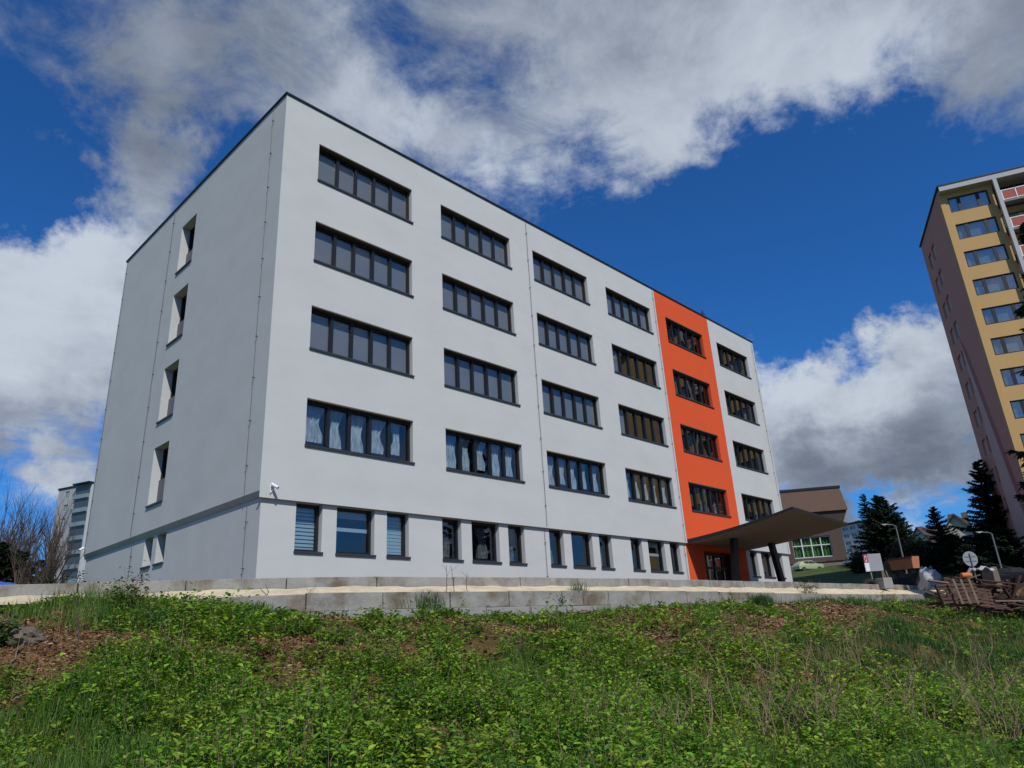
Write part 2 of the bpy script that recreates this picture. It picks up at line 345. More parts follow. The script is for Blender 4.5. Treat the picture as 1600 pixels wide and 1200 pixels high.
mm = t.nodes.new('ShaderNodeMix'); mm.data_type = 'RGBA'; mm.blend_type = 'MULTIPLY'; mm.inputs[0].default_value = 1; t.links.new(cr2.outputs[0], mm.inputs[6]); t.links.new(cr3.outputs[0], mm.inputs[7])
ga = t.nodes.new('ShaderNodeAttribute'); ga.attribute_name = 'Col'
mg = t.nodes.new('ShaderNodeMix'); mg.data_type = 'RGBA'; t.links.new(ga.outputs['Fac'], mg.inputs[0]); t.links.new(mm.outputs[2], mg.inputs[6]); mg.inputs[7].default_value = (.035, .06, .012, 1)
t.links.new(mg.outputs[2], b.inputs['Base Color']); bp = t.nodes.new('ShaderNodeBump'); bp.inputs['Strength'].default_value = .9; bp.inputs['Distance'].default_value = .05; t.links.new(tn(14, 6, .7), bp.inputs['Height']); t.links.new(bp.outputs[0], b.inputs['Normal']); M['bank_soil'] = mt
NX0, NX1, NY0, NY1 = -28, 60, -34, 6
xs = np.linspace(NX0, NX1, 588); ys = np.linspace(NY0, NY1, 268)
g = grid_mesh('bank', xs, ys, gz, M['bank_soil']); tag(g, 'earth bank below the kerbs', kind='structure')
vv = np.empty(len(g.data.vertices)*3, dtype=np.float32); g.data.vertices.foreach_get('co', vv); vv = vv.reshape(-1, 3)
cc = np.ones((len(vv), 4), dtype=np.float32); cc[:, :3] = (.35*sm(-bare(vv[:, 0], vv[:, 1])*1.5))[:, None]
a = g.data.attributes.new('Col', 'FLOAT_COLOR', 'POINT'); a.data.foreach_set('color', cc.ravel())
xs = np.unique(np.concatenate([np.linspace(-500, NX0, 60), np.linspace(NX0, NX1, 45), np.linspace(NX1, 250, 90), np.linspace(250, 1500, 40)]))
ys = np.unique(np.concatenate([np.linspace(-500, NY0, 50), np.linspace(NY0, NY1, 21), np.linspace(NY1, 200, 90), np.linspace(200, 1500, 40)]))
g2 = grid_mesh('ground', xs, ys, gz, M['far_grass'], hole=(NX0, NX1, NY0, NY1)); tag(g2, 'grass slope around the buildings', kind='structure')

# kerbs, sand and retaining wall ------------------------------------
def walk(x0, x1, off, step):
    """points along the kerb line, off metres in front of it, about step apart"""
    xs_ = np.linspace(x0, x1, 3000); ys_ = kerb_y(xs_)
    k = np.ones(61)/61; ysm = np.convolve(np.pad(ys_, 30, mode='reflect', reflect_type='odd'), k, 'valid')
    dx = np.gradient(xs_); dy = np.gradient(ysm); n = np.hypot(dx, dy); nx_, ny_ = dy/n, -dx/n
    px, py = xs_+nx_*off, ysm+ny_*off; L_ = np.concatenate([[0], np.cumsum(np.hypot(np.diff(px), np.diff(py)))])
    q = np.arange(0, L_[-1], step); return np.stack([np.interp(q, L_, px), np.interp(q, L_, py)], -1)
def blockwall(root, x0, x1, off, step, z0, z1, thick, mt, seed, gap=.012, ztf=None):
    pts = walk(x0, x1, off, step); g_ = random.Random(seed)
    for i in range(len(pts)-1):
        p, q = pts[i], pts[i+1]; d = (q-p)/np.linalg.norm(q-p); n = np.array([d[1], -d[0]])
        a, b_ = p+d*gap*g_.uniform(.6, 1.6), q-d*gap*g_.uniform(.4, 1.2); o1 = g_.uniform(-.012, .012); o2 = o1+g_.uniform(-.006, .006); h1, h2 = g_.uniform(-.012, .008), g_.uniform(-.012, .008)
        zt = z1 if ztf is None else ztf(p[0])
        zb = zt-(z1-z0)
        c = [a+n*o1, b_+n*o2, b_+n*(o2-thick), a+n*(o1-thick)]
        MB().hexa([(*k, zb) for k in c]+[(*c[0], zt+h1), (*c[1], zt+h2), (*c[2], zt+h2), (*c[3], zt+h1)]).build('block', mt, root, bevel=.012)
kw = empty('kerb_wall', (0, 0, 0), 0, 'long low row of grey concrete kerb blocks above the yellow sand strip', 'kerb')
blockwall(kw, -19, 36, 0, 2.0, -.62, -.35, .16, M['concrete'], 1)
rw = empty('retaining_wall', (0, 0, 0), 0, 'stepped wall of weathered concrete blocks below the yellow sand strip', 'wall')
def ztop(x): return float(np.interp(x, [-5, -1.8, 2.7, 7.3, 17.5, 32.5], [-.80, -.77, -.77, -.78, -.86, -.83]))
blockwall(rw, -4.2, 35.2, .98, 1.62, -1.12, -.76, .25, M['concrete'], 2, ztf=ztop)
blockwall(rw, -3.4, 35.0, 1.06, 1.3, -1.50, -1.13, .3, M['concrete_pale'], 3, ztf=lambda x: ztop(x)-.37)
p0 = walk(-19, 36, .012, .25); p1 = walk(-19, 36, .78, .25); n = min(len(p0), len(p1))
v = []; F_ = []; K = 7
for i in range(n):
    # pair by arc fraction
    a_, b_ = p0[int(i*(len(p0)-1)/(n-1))], p1[int(i*(len(p1)-1)/(n-1))]
    zi = -.575+.012*math.sin(i*1.7)+.012*math.sin(i*.53); zo = (ztop(a_[0])-.005) if a_[0] > -4.2 else -.80
    b2 = b_+(b_-a_)*(.35 if a_[0] < -4.6 else 0)
    for k in range(K):
        t_ = k/(K-1); w_ = a_+(b2-a_)*t_; v.append((w_[0], w_[1], zi*(1-t_)+zo*t_+.012*math.sin(i*.9+k*2.1)*math.sin(math.pi*t_)))
for i in range(n-1):
    for k in range(K-1): a_ = i*K+k; F_.append((a_, a_+1, a_+K+1, a_+K))
tag(npmesh('sand_path', v, F_, M['sand'], smooth=True), 'strip of yellow sand between the kerb and the wall', kind='structure')

# ------------------------------------------------------------------ the white office building
H, LX, WY, ZL = 17.14, 36.03, 15.81, 2.45
ORL, ORR = 23.57, 29.72
bld = empty('office_building', (0, 0, 0), 0, 'five storey white building with an orange stripe down its front', 'building')
WL = [1.395, 7.217, 12.945, 18.704, 24.513, 30.538]; WR = [5.666, 11.373, 17.103, 22.887, 28.732, 34.751]
HEAD, SILL = 5.806, 4.222
def facade(mb, a0, a1, z0, z1, ops, depth, pt, zlist=None):
    """wall face between a0..a1 with openings (al,ar,zb,zt); pt(a, d, z) -> xyz, d = depth into the wall"""
    A = sorted({a0, a1, *[o[0] for o in ops], *[o[1] for o in ops]}); Z = sorted({z0, z1, *[o[2] for o in ops], *[o[3] for o in ops]})
    A = [q for q in A if a0 <= q <= a1]; Z = [q for q in Z if z0 <= q <= z1]
    for i in range(len(A)-1):
        for j in range(len(Z)-1):
            am, zm = (A[i]+A[i+1])/2, (Z[j]+Z[j+1])/2
            if any(o[0] < am < o[1] and o[2] < zm < o[3] for o in ops): continue
            mb.quad(pt(A[i], 0, Z[j]), pt(A[i+1], 0, Z[j]), pt(A[i+1], 0, Z[j+1]), pt(A[i], 0, Z[j+1]))
    for (l, r, b_, t_) in ops:
        if l < a0 or r > a1: continue
        mb.quad(pt(l, 0, b_), pt(l, 0, t_), pt(l, depth, t_), pt(l, depth, b_)); mb.quad(pt(r, 0, b_), pt(r, depth, b_), pt(r, depth, t_), pt(r, 0, t_))
        mb.quad(pt(l, 0, t_), pt(r, 0, t_), pt(r, depth, t_), pt(l, depth, t_)); mb.quad(pt(l, 0, b_), pt(l, depth, b_), pt(r, depth, b_), pt(r, 0, b_))
PF = lambda a, d, z: (a, d, z)          # upper front face
PG = lambda a, d, z: (a, .12+d, z)      # plinth front face
PLf = lambda a, d, z: (d, a, z)         # upper side face (x=0), a = y
PLp = lambda a, d, z: (.12+d, a, z)
DEP = .24
wops = [(WL[c], WR[c], SILL+3.3*r, HEAD+3.3*r) for c in range(6) for r in range(4)]
gops = []
for c in range(6):
    if c == 4: continue
    o = 5.8*c if c < 5 else 29.0+.35
    gops += [(o+1.27, o+2.18, .95, 2.44), (o+2.70, o+4.14, .95, 2.44), (o+4.64, o+5.56, .95, 2.44)]
sops = [(7.30+.04*i, 8.78+.03*i, 13.5-3.3*i, 15.78-3.3*i) for i in range(4)]
bops = [(8.22, 9.02, 1.36, 2.44), (7.02, 7.84, 1.36, 2.44)]
w = MB()
facade(w, 0, ORL, ZL, H, [o for o in wops if o[1] < ORL], DEP, PF)
facade(w, ORR, LX, ZL, H, [o for o in wops if o[0] > ORR], DEP, PF)
facade(w, 0, WY, ZL+.2, H, sops, .42, PLf)
w.quad((0, 0, ZL+.2), (0, WY, ZL+.2), (.16, WY, ZL), (.16, 0, ZL))   # sloping underside of the side ledge
w.quad((LX, 0, ZL), (LX, WY, ZL), (LX, WY, H), (LX, 0, H)); w.quad((0, WY, ZL), (LX, WY, ZL), (LX, WY, H), (0, WY, H))
w.quad((0, 0, ZL), (LX, 0, ZL), (LX, .13, ZL+.0), (0, .13, ZL))
w.quad((LX-.2, 0, ZL), (LX, 0, ZL), (LX, WY, ZL), (LX-.2, WY, ZL))
w.build('wall', M['white_plaster'], bld)
w = MB(); facade(w, ORL, ORR, ZL, H, [o for o in wops if ORL < o[0] < ORR], DEP, PF)
DO = (25.35, 29.05, -.45, 2.16)
facade(w, ORL+.02, ORR+.45, -.7, ZL, [DO], .55, PG)
w.build('orange_wall', M['orange_plaster'], bld)
w = MB(); facade(w, .12, ORL+.02, -.7, ZL, [o for o in gops if o[1] < ORL], .26, PG); facade(w, ORR+.45, LX-.12, -.7, ZL, [o for o in gops if o[0] > ORR], .26, PG)
facade(w, .12, WY-.05, -.7, ZL+.01, bops, .4, PLp); w.quad((LX-.12, .12, -.7), (LX-.12, WY-.05, -.7), (LX-.12, WY-.05, ZL), (LX-.12, .12, ZL)); w.quad((.12, WY-.05, -.7), (LX-.12, WY-.05, -.7), (LX-.12, WY-.05, ZL), (.12, WY-.05, ZL))
w.build('plinth', M['white_plaster'], bld)
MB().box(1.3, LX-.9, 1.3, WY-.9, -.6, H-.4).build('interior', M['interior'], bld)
# floor slabs behind the windows
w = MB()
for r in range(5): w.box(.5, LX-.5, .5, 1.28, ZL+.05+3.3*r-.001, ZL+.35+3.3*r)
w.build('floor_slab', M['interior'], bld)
w = MB(); w.box(-.05, LX+.05, -.05, .35, H, H+.075); w.box(-.05, .35, .353, WY+.05, H, H+.075); w.box(LX-.35, LX+.05, .353, WY+.05, H, H+.075); w.box(.353, LX-.353, WY-.35, WY+.05, H, H+.075)
w.build('roof_edge', M['roof_cap'], bld)
MB().box(.2, LX-.2, .2, WY-.2, H-.3, H-.05).build('roof', M['roof_cap'], bld)

def drape(mb, x0, x1, z0, z1, y, tie, seed):
    """a lace curtain gathered to a tie point: vertical strips with folds"""
    g_ = random.Random(seed); nx_, nz_ = 26, 14; tz = g_.uniform(.42, .62); g_t = g_.random(); zb_ = g_.uniform(0, .12); ph_ = g_.uniform(0, 6); z0 = z0+(z1-z0)*zb_; sm_ = lambda q_: (lambda c_: c_*c_*(3-2*c_))(min(1, max(0, q_))); V0 = len(mb.v); xc = x0+(x1-x0)*tie
    for j in range(nz_+1):
        t_ = j/nz_; z = z1+(z0-z1)*t_
        squeeze = 1-(.30+.32*g_t)*sm_(t_/tz)-(0 if t_ < tz else -(.22+.2*g_t)*sm_((t_-tz)/.35)); xc = x0+(x1-x0)*(.5+(tie-.5)*sm_(t_/tz))
        for i in range(nx_+1):
            u = i/nx_; x = xc+((x0+(x1-x0)*u)-xc)*squeeze; mb.v.append((x+.02*math.sin(t_*9+ph_), y+.03*math.sin(u*(30+20*g_t)+seed)+.012*math.sin(u*17+t_*3), z))
    for j in range(nz_):
        for i in range(nx_): a_ = V0+j*(nx_+1)+i; mb.f.append((a_, a_+1, a_+nx_+2, a_+nx_+1))
def window(name, l, r, b_, t_, y, dep, panes, kind, parent, pt=None, head_plate=True, mull=.12, seed=0):
    """window unit in the opening; pt maps (along, depth, z)"""
    def bx(mb, a0, a1, d0, d1, z0, z1):
        A_ = [pt(a0, d0, z0), pt(a1, d0, z0), pt(a1, d1, z0), pt(a0, d1, z0), pt(a0, d0, z1), pt(a1, d0, z1), pt(a1, d1, z1), pt(a0, d1, z1)]; mb.hexa(A_)
    if head_plate: t2 = t_-.05
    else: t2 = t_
    fr = MB(); d0, d1 = dep-.07, dep+.03; e = .002; ft = .085
    bx(fr, l+e, l+ft, d0, d1, b_+e, t2-e); bx(fr, r-ft, r-e, d0, d1, b_+e, t2-e)
    bx(fr, l+ft, r-ft, d0, d1, b_+e, b_+ft+.03); bx(fr, l+ft, r-ft, d0, d1, t2-ft, t2-e)
    w_ = (r-l-2*ft)/panes
    for i in range(1, panes): x = l+ft+w_*i; bx(fr, x-mull/2, x+mull/2, d0-.015 if i % 2 else d0+.004, d1-.004, b_+ft+.03, t2-ft)
    f = fr.build(name, M['dark_frame'], parent)
    g_ = MB(); g_.quad(pt(l+ft-.01, dep+.005, b_+ft), pt(r-ft+.01, dep+.005, b_+ft), pt(r-ft+.01, dep+.005, t2-ft+.01), pt(l+ft-.01, dep+.005, t2-ft+.01)); g_.build('glass', M['glass'], f)
    s_ = MB(); bx(s_, l+.003, r-.003, -.001, d0-.003, b_+.004, b_+.03); bx(s_, l-.02, r+.05, -.055, -.002, b_-.035, b_+.03); s_.build('sill', M['dark_sill'], f)
    if head_plate: q = MB(); bx(q, l+.003, r-.003, -.012, dep+.03, t_-.05, t_-.003); q.build('head_plate', M['head_plate'], f)  # dark brown plate across the top of the opening
    q = MB(); dd = dep+.09
    if kind == 'film': q.quad(pt(l+.02, dd, b_+.02), pt(r-.02, dd, b_+.02), pt(r-.02, dd, t_-.02), pt(l+.02, dd, t_-.02)); q.build('blind', M['film'], f)
    elif kind == 'film1':
        x1 = l+ft+w_*.98; q.quad(pt(l+.02, dd, b_+.02), pt(x1, dd, b_+.02), pt(x1, dd, t_-.02), pt(l+.02, dd, t_-.02)); q.build('blind', M['film'], f)
        q = MB(); x0 = l+ft+w_*1.05; q.quad(pt(x0, dd+.5, b_+.02), pt(x0+.16, dd+.5, b_+.02), pt(x0+.16, dd+.5, t_-.02), pt(x0, dd+.5, t_-.02)); q.build('curtain', M['curtain_dark'], f)
    elif kind == 'lace':
        g2_ = random.Random(seed)
        for i in range(panes):
            x = l+ft+w_*i; tie = g2_.uniform(.25, .75); c = MB(); ww = g2_.uniform(.62, .98)*w_; xo = x+(w_-ww)*g2_.uniform(.1, .9)
            drape(c, xo, xo+ww, b_+.16, t_-.03, 0, tie, seed*7+i)
            c.v = [pt(v_[0], dd+.06+v_[1], v_[2]) for v_ in c.v]; c.build('curtain', M['lace'], f, smooth=True)
    elif kind == 'drapes':
        for i in range(panes):
            if random.Random(seed*13+i).random() < .55: continue
            x = l+ft+w_*i; g3 = random.Random(seed*31+i); ww = w_*g3.uniform(.18, .6); xo = x+(w_-ww)*g3.uniform(0, 1); c = MB(); drape(c, xo, xo+ww, b_+.1, t_-.03, 0, .5, seed+i)
            c.v = [pt(v_[0], dd+.25+v_[1], v_[2]) for v_ in c.v]; c.build('curtain', M['net'], f, smooth=True)
    elif kind in ('slats', 'slats2'):
        n_ = 11
        for i in range(n_):
            z = b_+.1+(t_-b_-.2)*i/n_; bx(q, l+.07, r-.06, dd, dd+.01, z, z+(t_-b_-.2)/n_*(.72 if kind == 'slats' else .88))
        q.build('blind', M['blind'], f)
    elif kind == 'half': bx(q, l+.06, r-.06, dd, dd+.01, b_+(t_-b_)*.52, b_+(t_-b_)*.60); bx(q, l+.06, r-.06, dd, dd+.01, t_-.3, t_-.06); q.build('blind', M['curtain'], f)
    elif kind == 'plain': 
        ww = (r-l)*.5; c = MB(); drape(c, r-.1-ww, r-.1, b_+.06, t_-.03, 0, .7, seed); c.v = [pt(v_[0], dd+.2+v_[1], v_[2]) for v_ in c.v]; c.build('curtain', M['net'], f, smooth=True)
    return f
for c in range(6):
    for r in range(4):
        if r == 0: kd = 'lace' if c < 4 else 'drapes'
        elif c < 3 or (c == 3 and r == 3): kd = 'film'
        elif c == 3: kd = 'film1'
        else: kd = 'drapes'
        window('window', WL[c], WR[c], SILL+3.3*r, HEAD+3.3*r, 0, DEP, 5, kd, bld, PF, seed=c*5+r+1)
GK = ['slats', 'half', 'slats2', 'plain', 'plain', 'plain', 'plain', 'drapes', 'plain', 'plain', 'half', 'plain', 'plain', 'plain', 'plain']
for i, o in enumerate(gops):
    window('window', *o, 0, .26, 1, GK[i], bld, PG, head_plate=False, seed=i+40)
for o in sops:
    f = window('window', *o, 0, .42, 1, 'plain', bld, PLf, head_plate=False, seed=3)
    MB().hexa([PLf(o[0]+.01, .30, o[2]+.03), PLf(o[1]-.01, .30, o[2]+.03), PLf(o[1]-.01, .315, o[2]+.03), PLf(o[0]+.01, .315, o[2]+.03), PLf(o[0]+.01, .30, o[2]+1.05), PLf(o[1]-.01, .30, o[2]+1.05), PLf(o[1]-.01, .315, o[2]+1.05), PLf(o[0]+.01, .315, o[2]+1.05)]).build('balustrade', M['panel_mid'], f)
for o in bops: window('window', *o, 0, .4, 1, 'none', bld, PLp, head_plate=False)
# entrance doors
l, r, b_, t_ = DO; y = .12+.5; f = MB()
f.box(l+.003, r-.003, y-.04, y+.05, t_-.13, t_-.003); f.box(l+.003, r-.003, y-.04, y+.05, 1.30, 1.42)
for i in range(5): x = l+.06+(r-l-.12)*i/4; f.box(x-.055, x+.055, y-.05, y+.055, b_, t_-.13) if i in (0, 4) else f.box(x-.055, x+.055, y-.05, y+.055, b_, t_-.131)
f = f.build('entrance_door', M['dark_frame'], bld); MB().quad((l, y+.01, b_), (r, y+.01, b_), (r, y+.01, t_), (l, y+.01, t_)).build('glass', M['glass'], f)
q = MB()
for i in (1, 2): x = l+(r-l)*(i+.5)/4; q.tube((x+.35, y-.1, .3), (x+.35, y-.1, 1.2), .018)
q.build('handle', M['chrome'], f)
# lightning conductors: thin wires on stand-off clips
def conductor(pts, nrm):
    a_, b_ = Vector(pts[0]), Vector(pts[1]); nv = Vector(nrm); q = MB(); prev = None; n_ = 16
    for i in range(n_+1):
        p = a_+(b_-a_)*i/n_+nv*.05+Vector((math.sin(i*2.3)*.008*(nv.y != 0), math.sin(i*2.3)*.008*(nv.x != 0), 0))
        if prev: q.tube(prev, p, .009, n=5)
        prev = p
    w = q.build('lightning_conductor', M['wire'], bld)
    q = MB(); L_ = (b_-a_).length; k = int(L_/1.55)
    for i in range(k+1):
        p = a_+(b_-a_)*(i+.4)/(k+1); q.tube(p+nv*.002, p+nv*.06, .016, n=5); s_ = Vector((.05, 0, 0)) if nv.y else Vector((0, .05, 0)); q.tube(p+nv*.06-s_, p+nv*.06+s_, .011, n=5)
    q.build('clip', M['wire'], w)
    return w
conductor([(12.55, 0, H-.1), (12.60, 0, ZL+.05)], (0, -1, 0)); conductor([(12.55, .12, ZL-.05), (12.55, .12, -.3)], (0, -1, 0))
conductor([(23.35, 0, H-.1), (23.35, 0, ZL+.05)], (0, -1, 0)); conductor([(23.35, .12, ZL-.05), (23.35, .12, -.3)], (0, -1, 0))
conductor([(35.7, 0, H-.2), (35.7, 0, ZL+.05)], (0, -1, 0))
conductor([(0, .85, H-.1), (0, .87, ZL+.25)], (-1, 0, 0)); conductor([(.12, .87, ZL-.05), (.12, .87, -.3)], (-1, 0, 0))
conductor([(0, 9.75, H-.1), (0, 10.15, ZL+.25)], (-1, 0, 0)); conductor([(.12, 10.2, ZL-.05), (.12, 10.2, .1)], (-1, 0, 0))
conductor([(0, 15.55, H-.2), (0, 15.55, ZL+.25)], (-1, 0, 0))
q = MB(); q.tube((.15, .15, H+.1), (.15, .15, H+.75), .012, .006); q.build('lightning_rod', M['wire'], bld)
q = MB(); q.tube((12.3, .15, H+.1), (12.3, .15, H+.95), .012, .006); q.build('lightning_rod', M['wire'], bld)
# antenna rail near the far end of the roof
an = MB(); a0 = 30.3
for i in range(4): an.tube((a0+i*.75, .5, H+.1), (a0+i*.75, .5, H+(.95 if i == 0 else .6)), .03, n=6)
an.tube((a0, .5, H+.55), (a0+2.3, .5, H+.55), .025, n=6); an.tube((a0-.2, .5, H+.72), (a0+.3, .5, H+.72), .025, n=6)
tag(an.build('roof_railing', M['black_steel']), 'small dark metal rail standing on the roof edge near the far corner', 'railing')

def security_camera(loc, rz, label):
    t_ = empty('security_camera', loc, rz, label, 'camera', 'security cameras on the white building'); t_.scale = (.8,)*3
    MB().box(-.06, .06, -.02, 0, -.06, .06).tube((0, -.02, 0), (0, -.10, .02), .02, n=8).build('bracket', M['white_paint'], t_)
    q = MB(); q.tube((-.03, -.08, .05), (.10, -.30, -.10), .062, .058, 12); q.tube((.10, -.30, -.10), (.108, -.314, -.109), .05, .05, 12); q.build('housing', M['white_paint'], t_, bevel=.008)
    MB().tube((.108, -.315, -.110), (.112, -.321, -.114), .036, n=10).build('lens', M['black_plastic'], t_)
    pts = [(-.02-.16*math.sin(math.pi*k/10)*.6-.04*k/10+.16*(k/10), -.03-.03*math.sin(math.pi*k/10), .0-.26*math.sin(math.pi*k/10)) for k in range(11)]
    MB().path(pts, .012, 6).build('cable', M['white_paint'], t_); return t_
security_camera((.36, 0, ZL+.36), 0, 'white security camera with a looped cable at the near corner of the white building')
security_camera((0, WY-.12, ZL+.45), R_(-90), 'small white security camera at the far left corner of the white building')

# canopy ------------------------------------------------------------
cn = empty('entrance_canopy', (26.9, -3, -.5), 0, 'grey wing shaped canopy on two slanting black columns over the entrance', 'canopy')
def cz(u, v_):   # u across 0..1, v out 0..1 ; underside height
    return 2.44+(.84*v_-.10*math.sin(math.pi*v_))*(1-u)+(.60*v_-.08*math.sin(math.pi*v_))*u
n_ = 12; q = MB(); V = []; th = .17
for lay in (0, 1):
    for j in range(n_+1):
        for i in range(n_+1):
            u, v_ = i/n_, j/n_; x = 23.62+(30.45-23.62)*u; yy = .10-(5.87)*v_; e_ = .22*lay if 0 else 0; z = cz(u, v_)+(th*(1-.45*v_) if lay else 0); q.v.append((x-26.9, yy+3, z+.5))
m1 = (n_+1); A0 = m1*m1
for j in range(n_):
    for i in range(n_):
        a_ = j*m1+i; q.f.append((a_, a_+1, a_+1+m1, a_+m1)); q.f.append((A0+a_, A0+a_+m1, A0+a_+m1+1, A0+a_+1))
slab = q.build('roof_slab', M['soffit'], cn, smooth=False)
q = MB()   # dark fascia round the edge
def edge(pts):
    for k in range(len(pts)-1):
        (x0, y0, z0, h0), (x1, y1, z1, h1) = pts[k], pts[k+1]; q.quad((x0, y0, z0), (x1, y1, z1), (x1, y1, z1+h1), (x0, y0, z0+h0))
def ep(u, v_, off): x = 23.62+6.83*u-26.9+off[0]; yy = .10-5.87*v_+3+off[1]; h = th*(1-.45*v_); return (x, yy, cz(u, v_)+.5-.01, h+.035)
edge([ep(0, k/n_, (-.012, 0)) for k in range(n_+1)]); edge([ep(k/n_, 1, (0, -.012)) for k in range(n_+1)]); edge([ep(1, k/n_, (.012, 0)) for k in range(n_+1)])
q.build('fascia', M['black_steel'], cn)
for (a_, b_) in (((25.6, -1.6, 2.72), (24.85, -1.6, -.5)), ((29.7, -1.7, 2.60), (30.45, -1.7, -.5))):
    a_, b_ = Vector(a_)-Vector((26.9, -3, -.5)), Vector(b_)-Vector((26.9, -3, -.5)); w_ = .22
    MB().hexa([(b_.x-w_, b_.y-.12, b_.z), (b_.x+w_, b_.y-.12, b_.z), (b_.x+w_, b_.y+.12, b_.z), (b_.x-w_, b_.y+.12, b_.z), (a_.x-w_, a_.y-.12, a_.z), (a_.x+w_, a_.y-.12, a_.z), (a_.x+w_, a_.y+.12, a_.z), (a_.x-w_, a_.y+.12, a_.z)]).build('column', M['black_steel'], cn)

# ------------------------------------------------------------------ yellow and pink tower block
tw = empty('tower_block', (58.86, -10.14, -.2), R_(-67.33), 'tall yellow and pink apartment tower with red balcony panels at the right edge', 'building')
TZ = 35.19+.2; FL = 25.0; GL = 11.0; TW0 = 34.17+.2
w = MB(); tops = [(.58, 3.75, TW0-1.55-2.8*i, TW0-2.8*i) for i in range(12)]
PT = lambda a_, d, z: (a_, d, z)
facade(w, 0, 4.15, 0, TZ-.55, tops, .16, PT)
rest = [(9.2+.58, 9.2+3.75, TW0-1.55-2.8*i, TW0-2.8*i) for i in range(12)]
facade(w, 9.2, 13.4, 0, TZ-.55, rest, .16, PT); facade(w, 13.4, FL, 0, TZ-.55, [], .16, PT)
# recessed balcony bay
w.quad((4.15, 0, 0), (4.15, 1.3, 0), (4.15, 1.3, TZ-.55), (4.15, 0, TZ-.55)); w.quad((9.2, 0, 0), (9.2, 1.3, 0), (9.2, 1.3, TZ-.55), (9.2, 0, TZ-.55)); w.quad((4.15, 1.3, 0), (9.2, 1.3, 0), (9.2, 1.3, TZ-.55), (4.15, 1.3, TZ-.55))
w.quad((FL, 0, 0), (FL, GL, 0), (FL, GL, TZ-.55), (FL, 0, TZ-.55)); w.quad((0, GL, 0), (FL, GL, 0), (FL, GL, TZ-.55), (0, GL, TZ-.55))
w.build('yellow_wall', M['yellow'], tw)
# pink side with recessed pairs of small windows
PTS = lambda a_, d, z: (d, a_, z)
gap = []
for i in range(12):
    z = TW0-1.75-2.8*i-.9
    gap += [(6.1, 7.45, z, z+1.5), (8.0, 9.35, z, z+1.5)]
w = MB(); facade(w, 0.35, GL, 0, TZ-.1, gap, .18, PTS); w.build('side_wall', M['pink'], tw)
w = MB()
for (l, r, b_, t_) in gap: w.quad(PTS(l, .17, b_), PTS(r, .17, b_), PTS(r, .17, t_), PTS(l, .17, t_))
# slanting painted bands on the lower part of the side
w2 = MB()
def band(mb, y0, y1, zb, zt, sh, d): mb.quad((-d, y0, zb), (-d, y1, zb), (-d, min(y1+sh, 6.9), zt), (-d, min(y0+sh, 6.9), zt))
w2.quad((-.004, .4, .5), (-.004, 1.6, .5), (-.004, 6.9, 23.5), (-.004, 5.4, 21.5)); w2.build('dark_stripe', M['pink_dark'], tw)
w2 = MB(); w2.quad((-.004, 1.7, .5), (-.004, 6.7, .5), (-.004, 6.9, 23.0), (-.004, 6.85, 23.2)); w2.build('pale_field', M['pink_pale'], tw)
for i, (l, r, b_, t_) in enumerate(gap):
    f = MB(); f.hexa([PTS(l, .14, b_), PTS(r, .14, b_), PTS(r, .17, b_), PTS(l, .17, b_), PTS(l, .14, b_+.06), PTS(r, .14, b_+.06), PTS(r, .17, b_+.06), PTS(l, .17, b_+.06)])
    f.quad(PTS(l, .172, b_), PTS(r, .172, b_), PTS(r, .172, t_), PTS(l, .172, t_)); f.build('small_window', M['grey_light'], tw)
w = MB(); w.box(-.06, .0, -.06, .35, 0, TZ-.5); w.box(.0, .35, -.06, -.0, 0, TZ-.5); w.build('corner_strip', M['yellow'], tw)
w = MB(); w.box(-.02, FL+.3, -.75, 0, TZ-.55, TZ-.42); w.box(-.02, FL+.3, -.75, -.6, TZ-.42, TZ-.05); w.build('cornice', M['grey_light'], tw)
w = MB(); w.box(-.14, FL+.3, -.8, GL+.1, TZ-.05, TZ+.07); w.build('roof_edge', M['roof_cap'], tw); MB().box(0.01, FL-.01, .01, GL-.01, TZ-.55, TZ-.06).build('roof', M['far_grey'], tw)
def towerwin(o, pn):
    l, r, b_, t_ = o; f = MB(); y0, y1 = .08, .18
    f.box(l, l+.10, y0, y1, b_, t_); f.box(r-.10, r, y0, y1, b_, t_); f.box(l+.1, r-.1, y0, y1, b_, b_+.10); f.box(l+.1, r-.1, y0, y1, t_-.10, t_)
    for x in pn: f.box(l+x-.13, l+x+.13, y0, y1, b_+.1, t_-.1)
    f = f.build('window', M['dark_frame'], tw); MB().quad((l+.1, .15, b_+.1), (r-.1, .15, b_+.1), (r-.1, .15, t_-.1), (l+.1, .15, t_-.1)).build('glass', M['glass_shiny'], f)
    MB().quad((l+.05, .42, b_), (r-.05, .42, b_), (r-.05, .42, t_), (l+.05, .42, t_)).build('curtain', M['balcony_glass'], f)
for i in range(12): towerwin(tops[i], (.85, 2.35)); towerwin(rest[i], (.85, 2.35))
for k, x in enumerate((4.3, 9.05)): MB().box(x-.15, x+.15, -.75, -.45, 0, TZ-.56).build('pillar', M['grey_light'], tw)
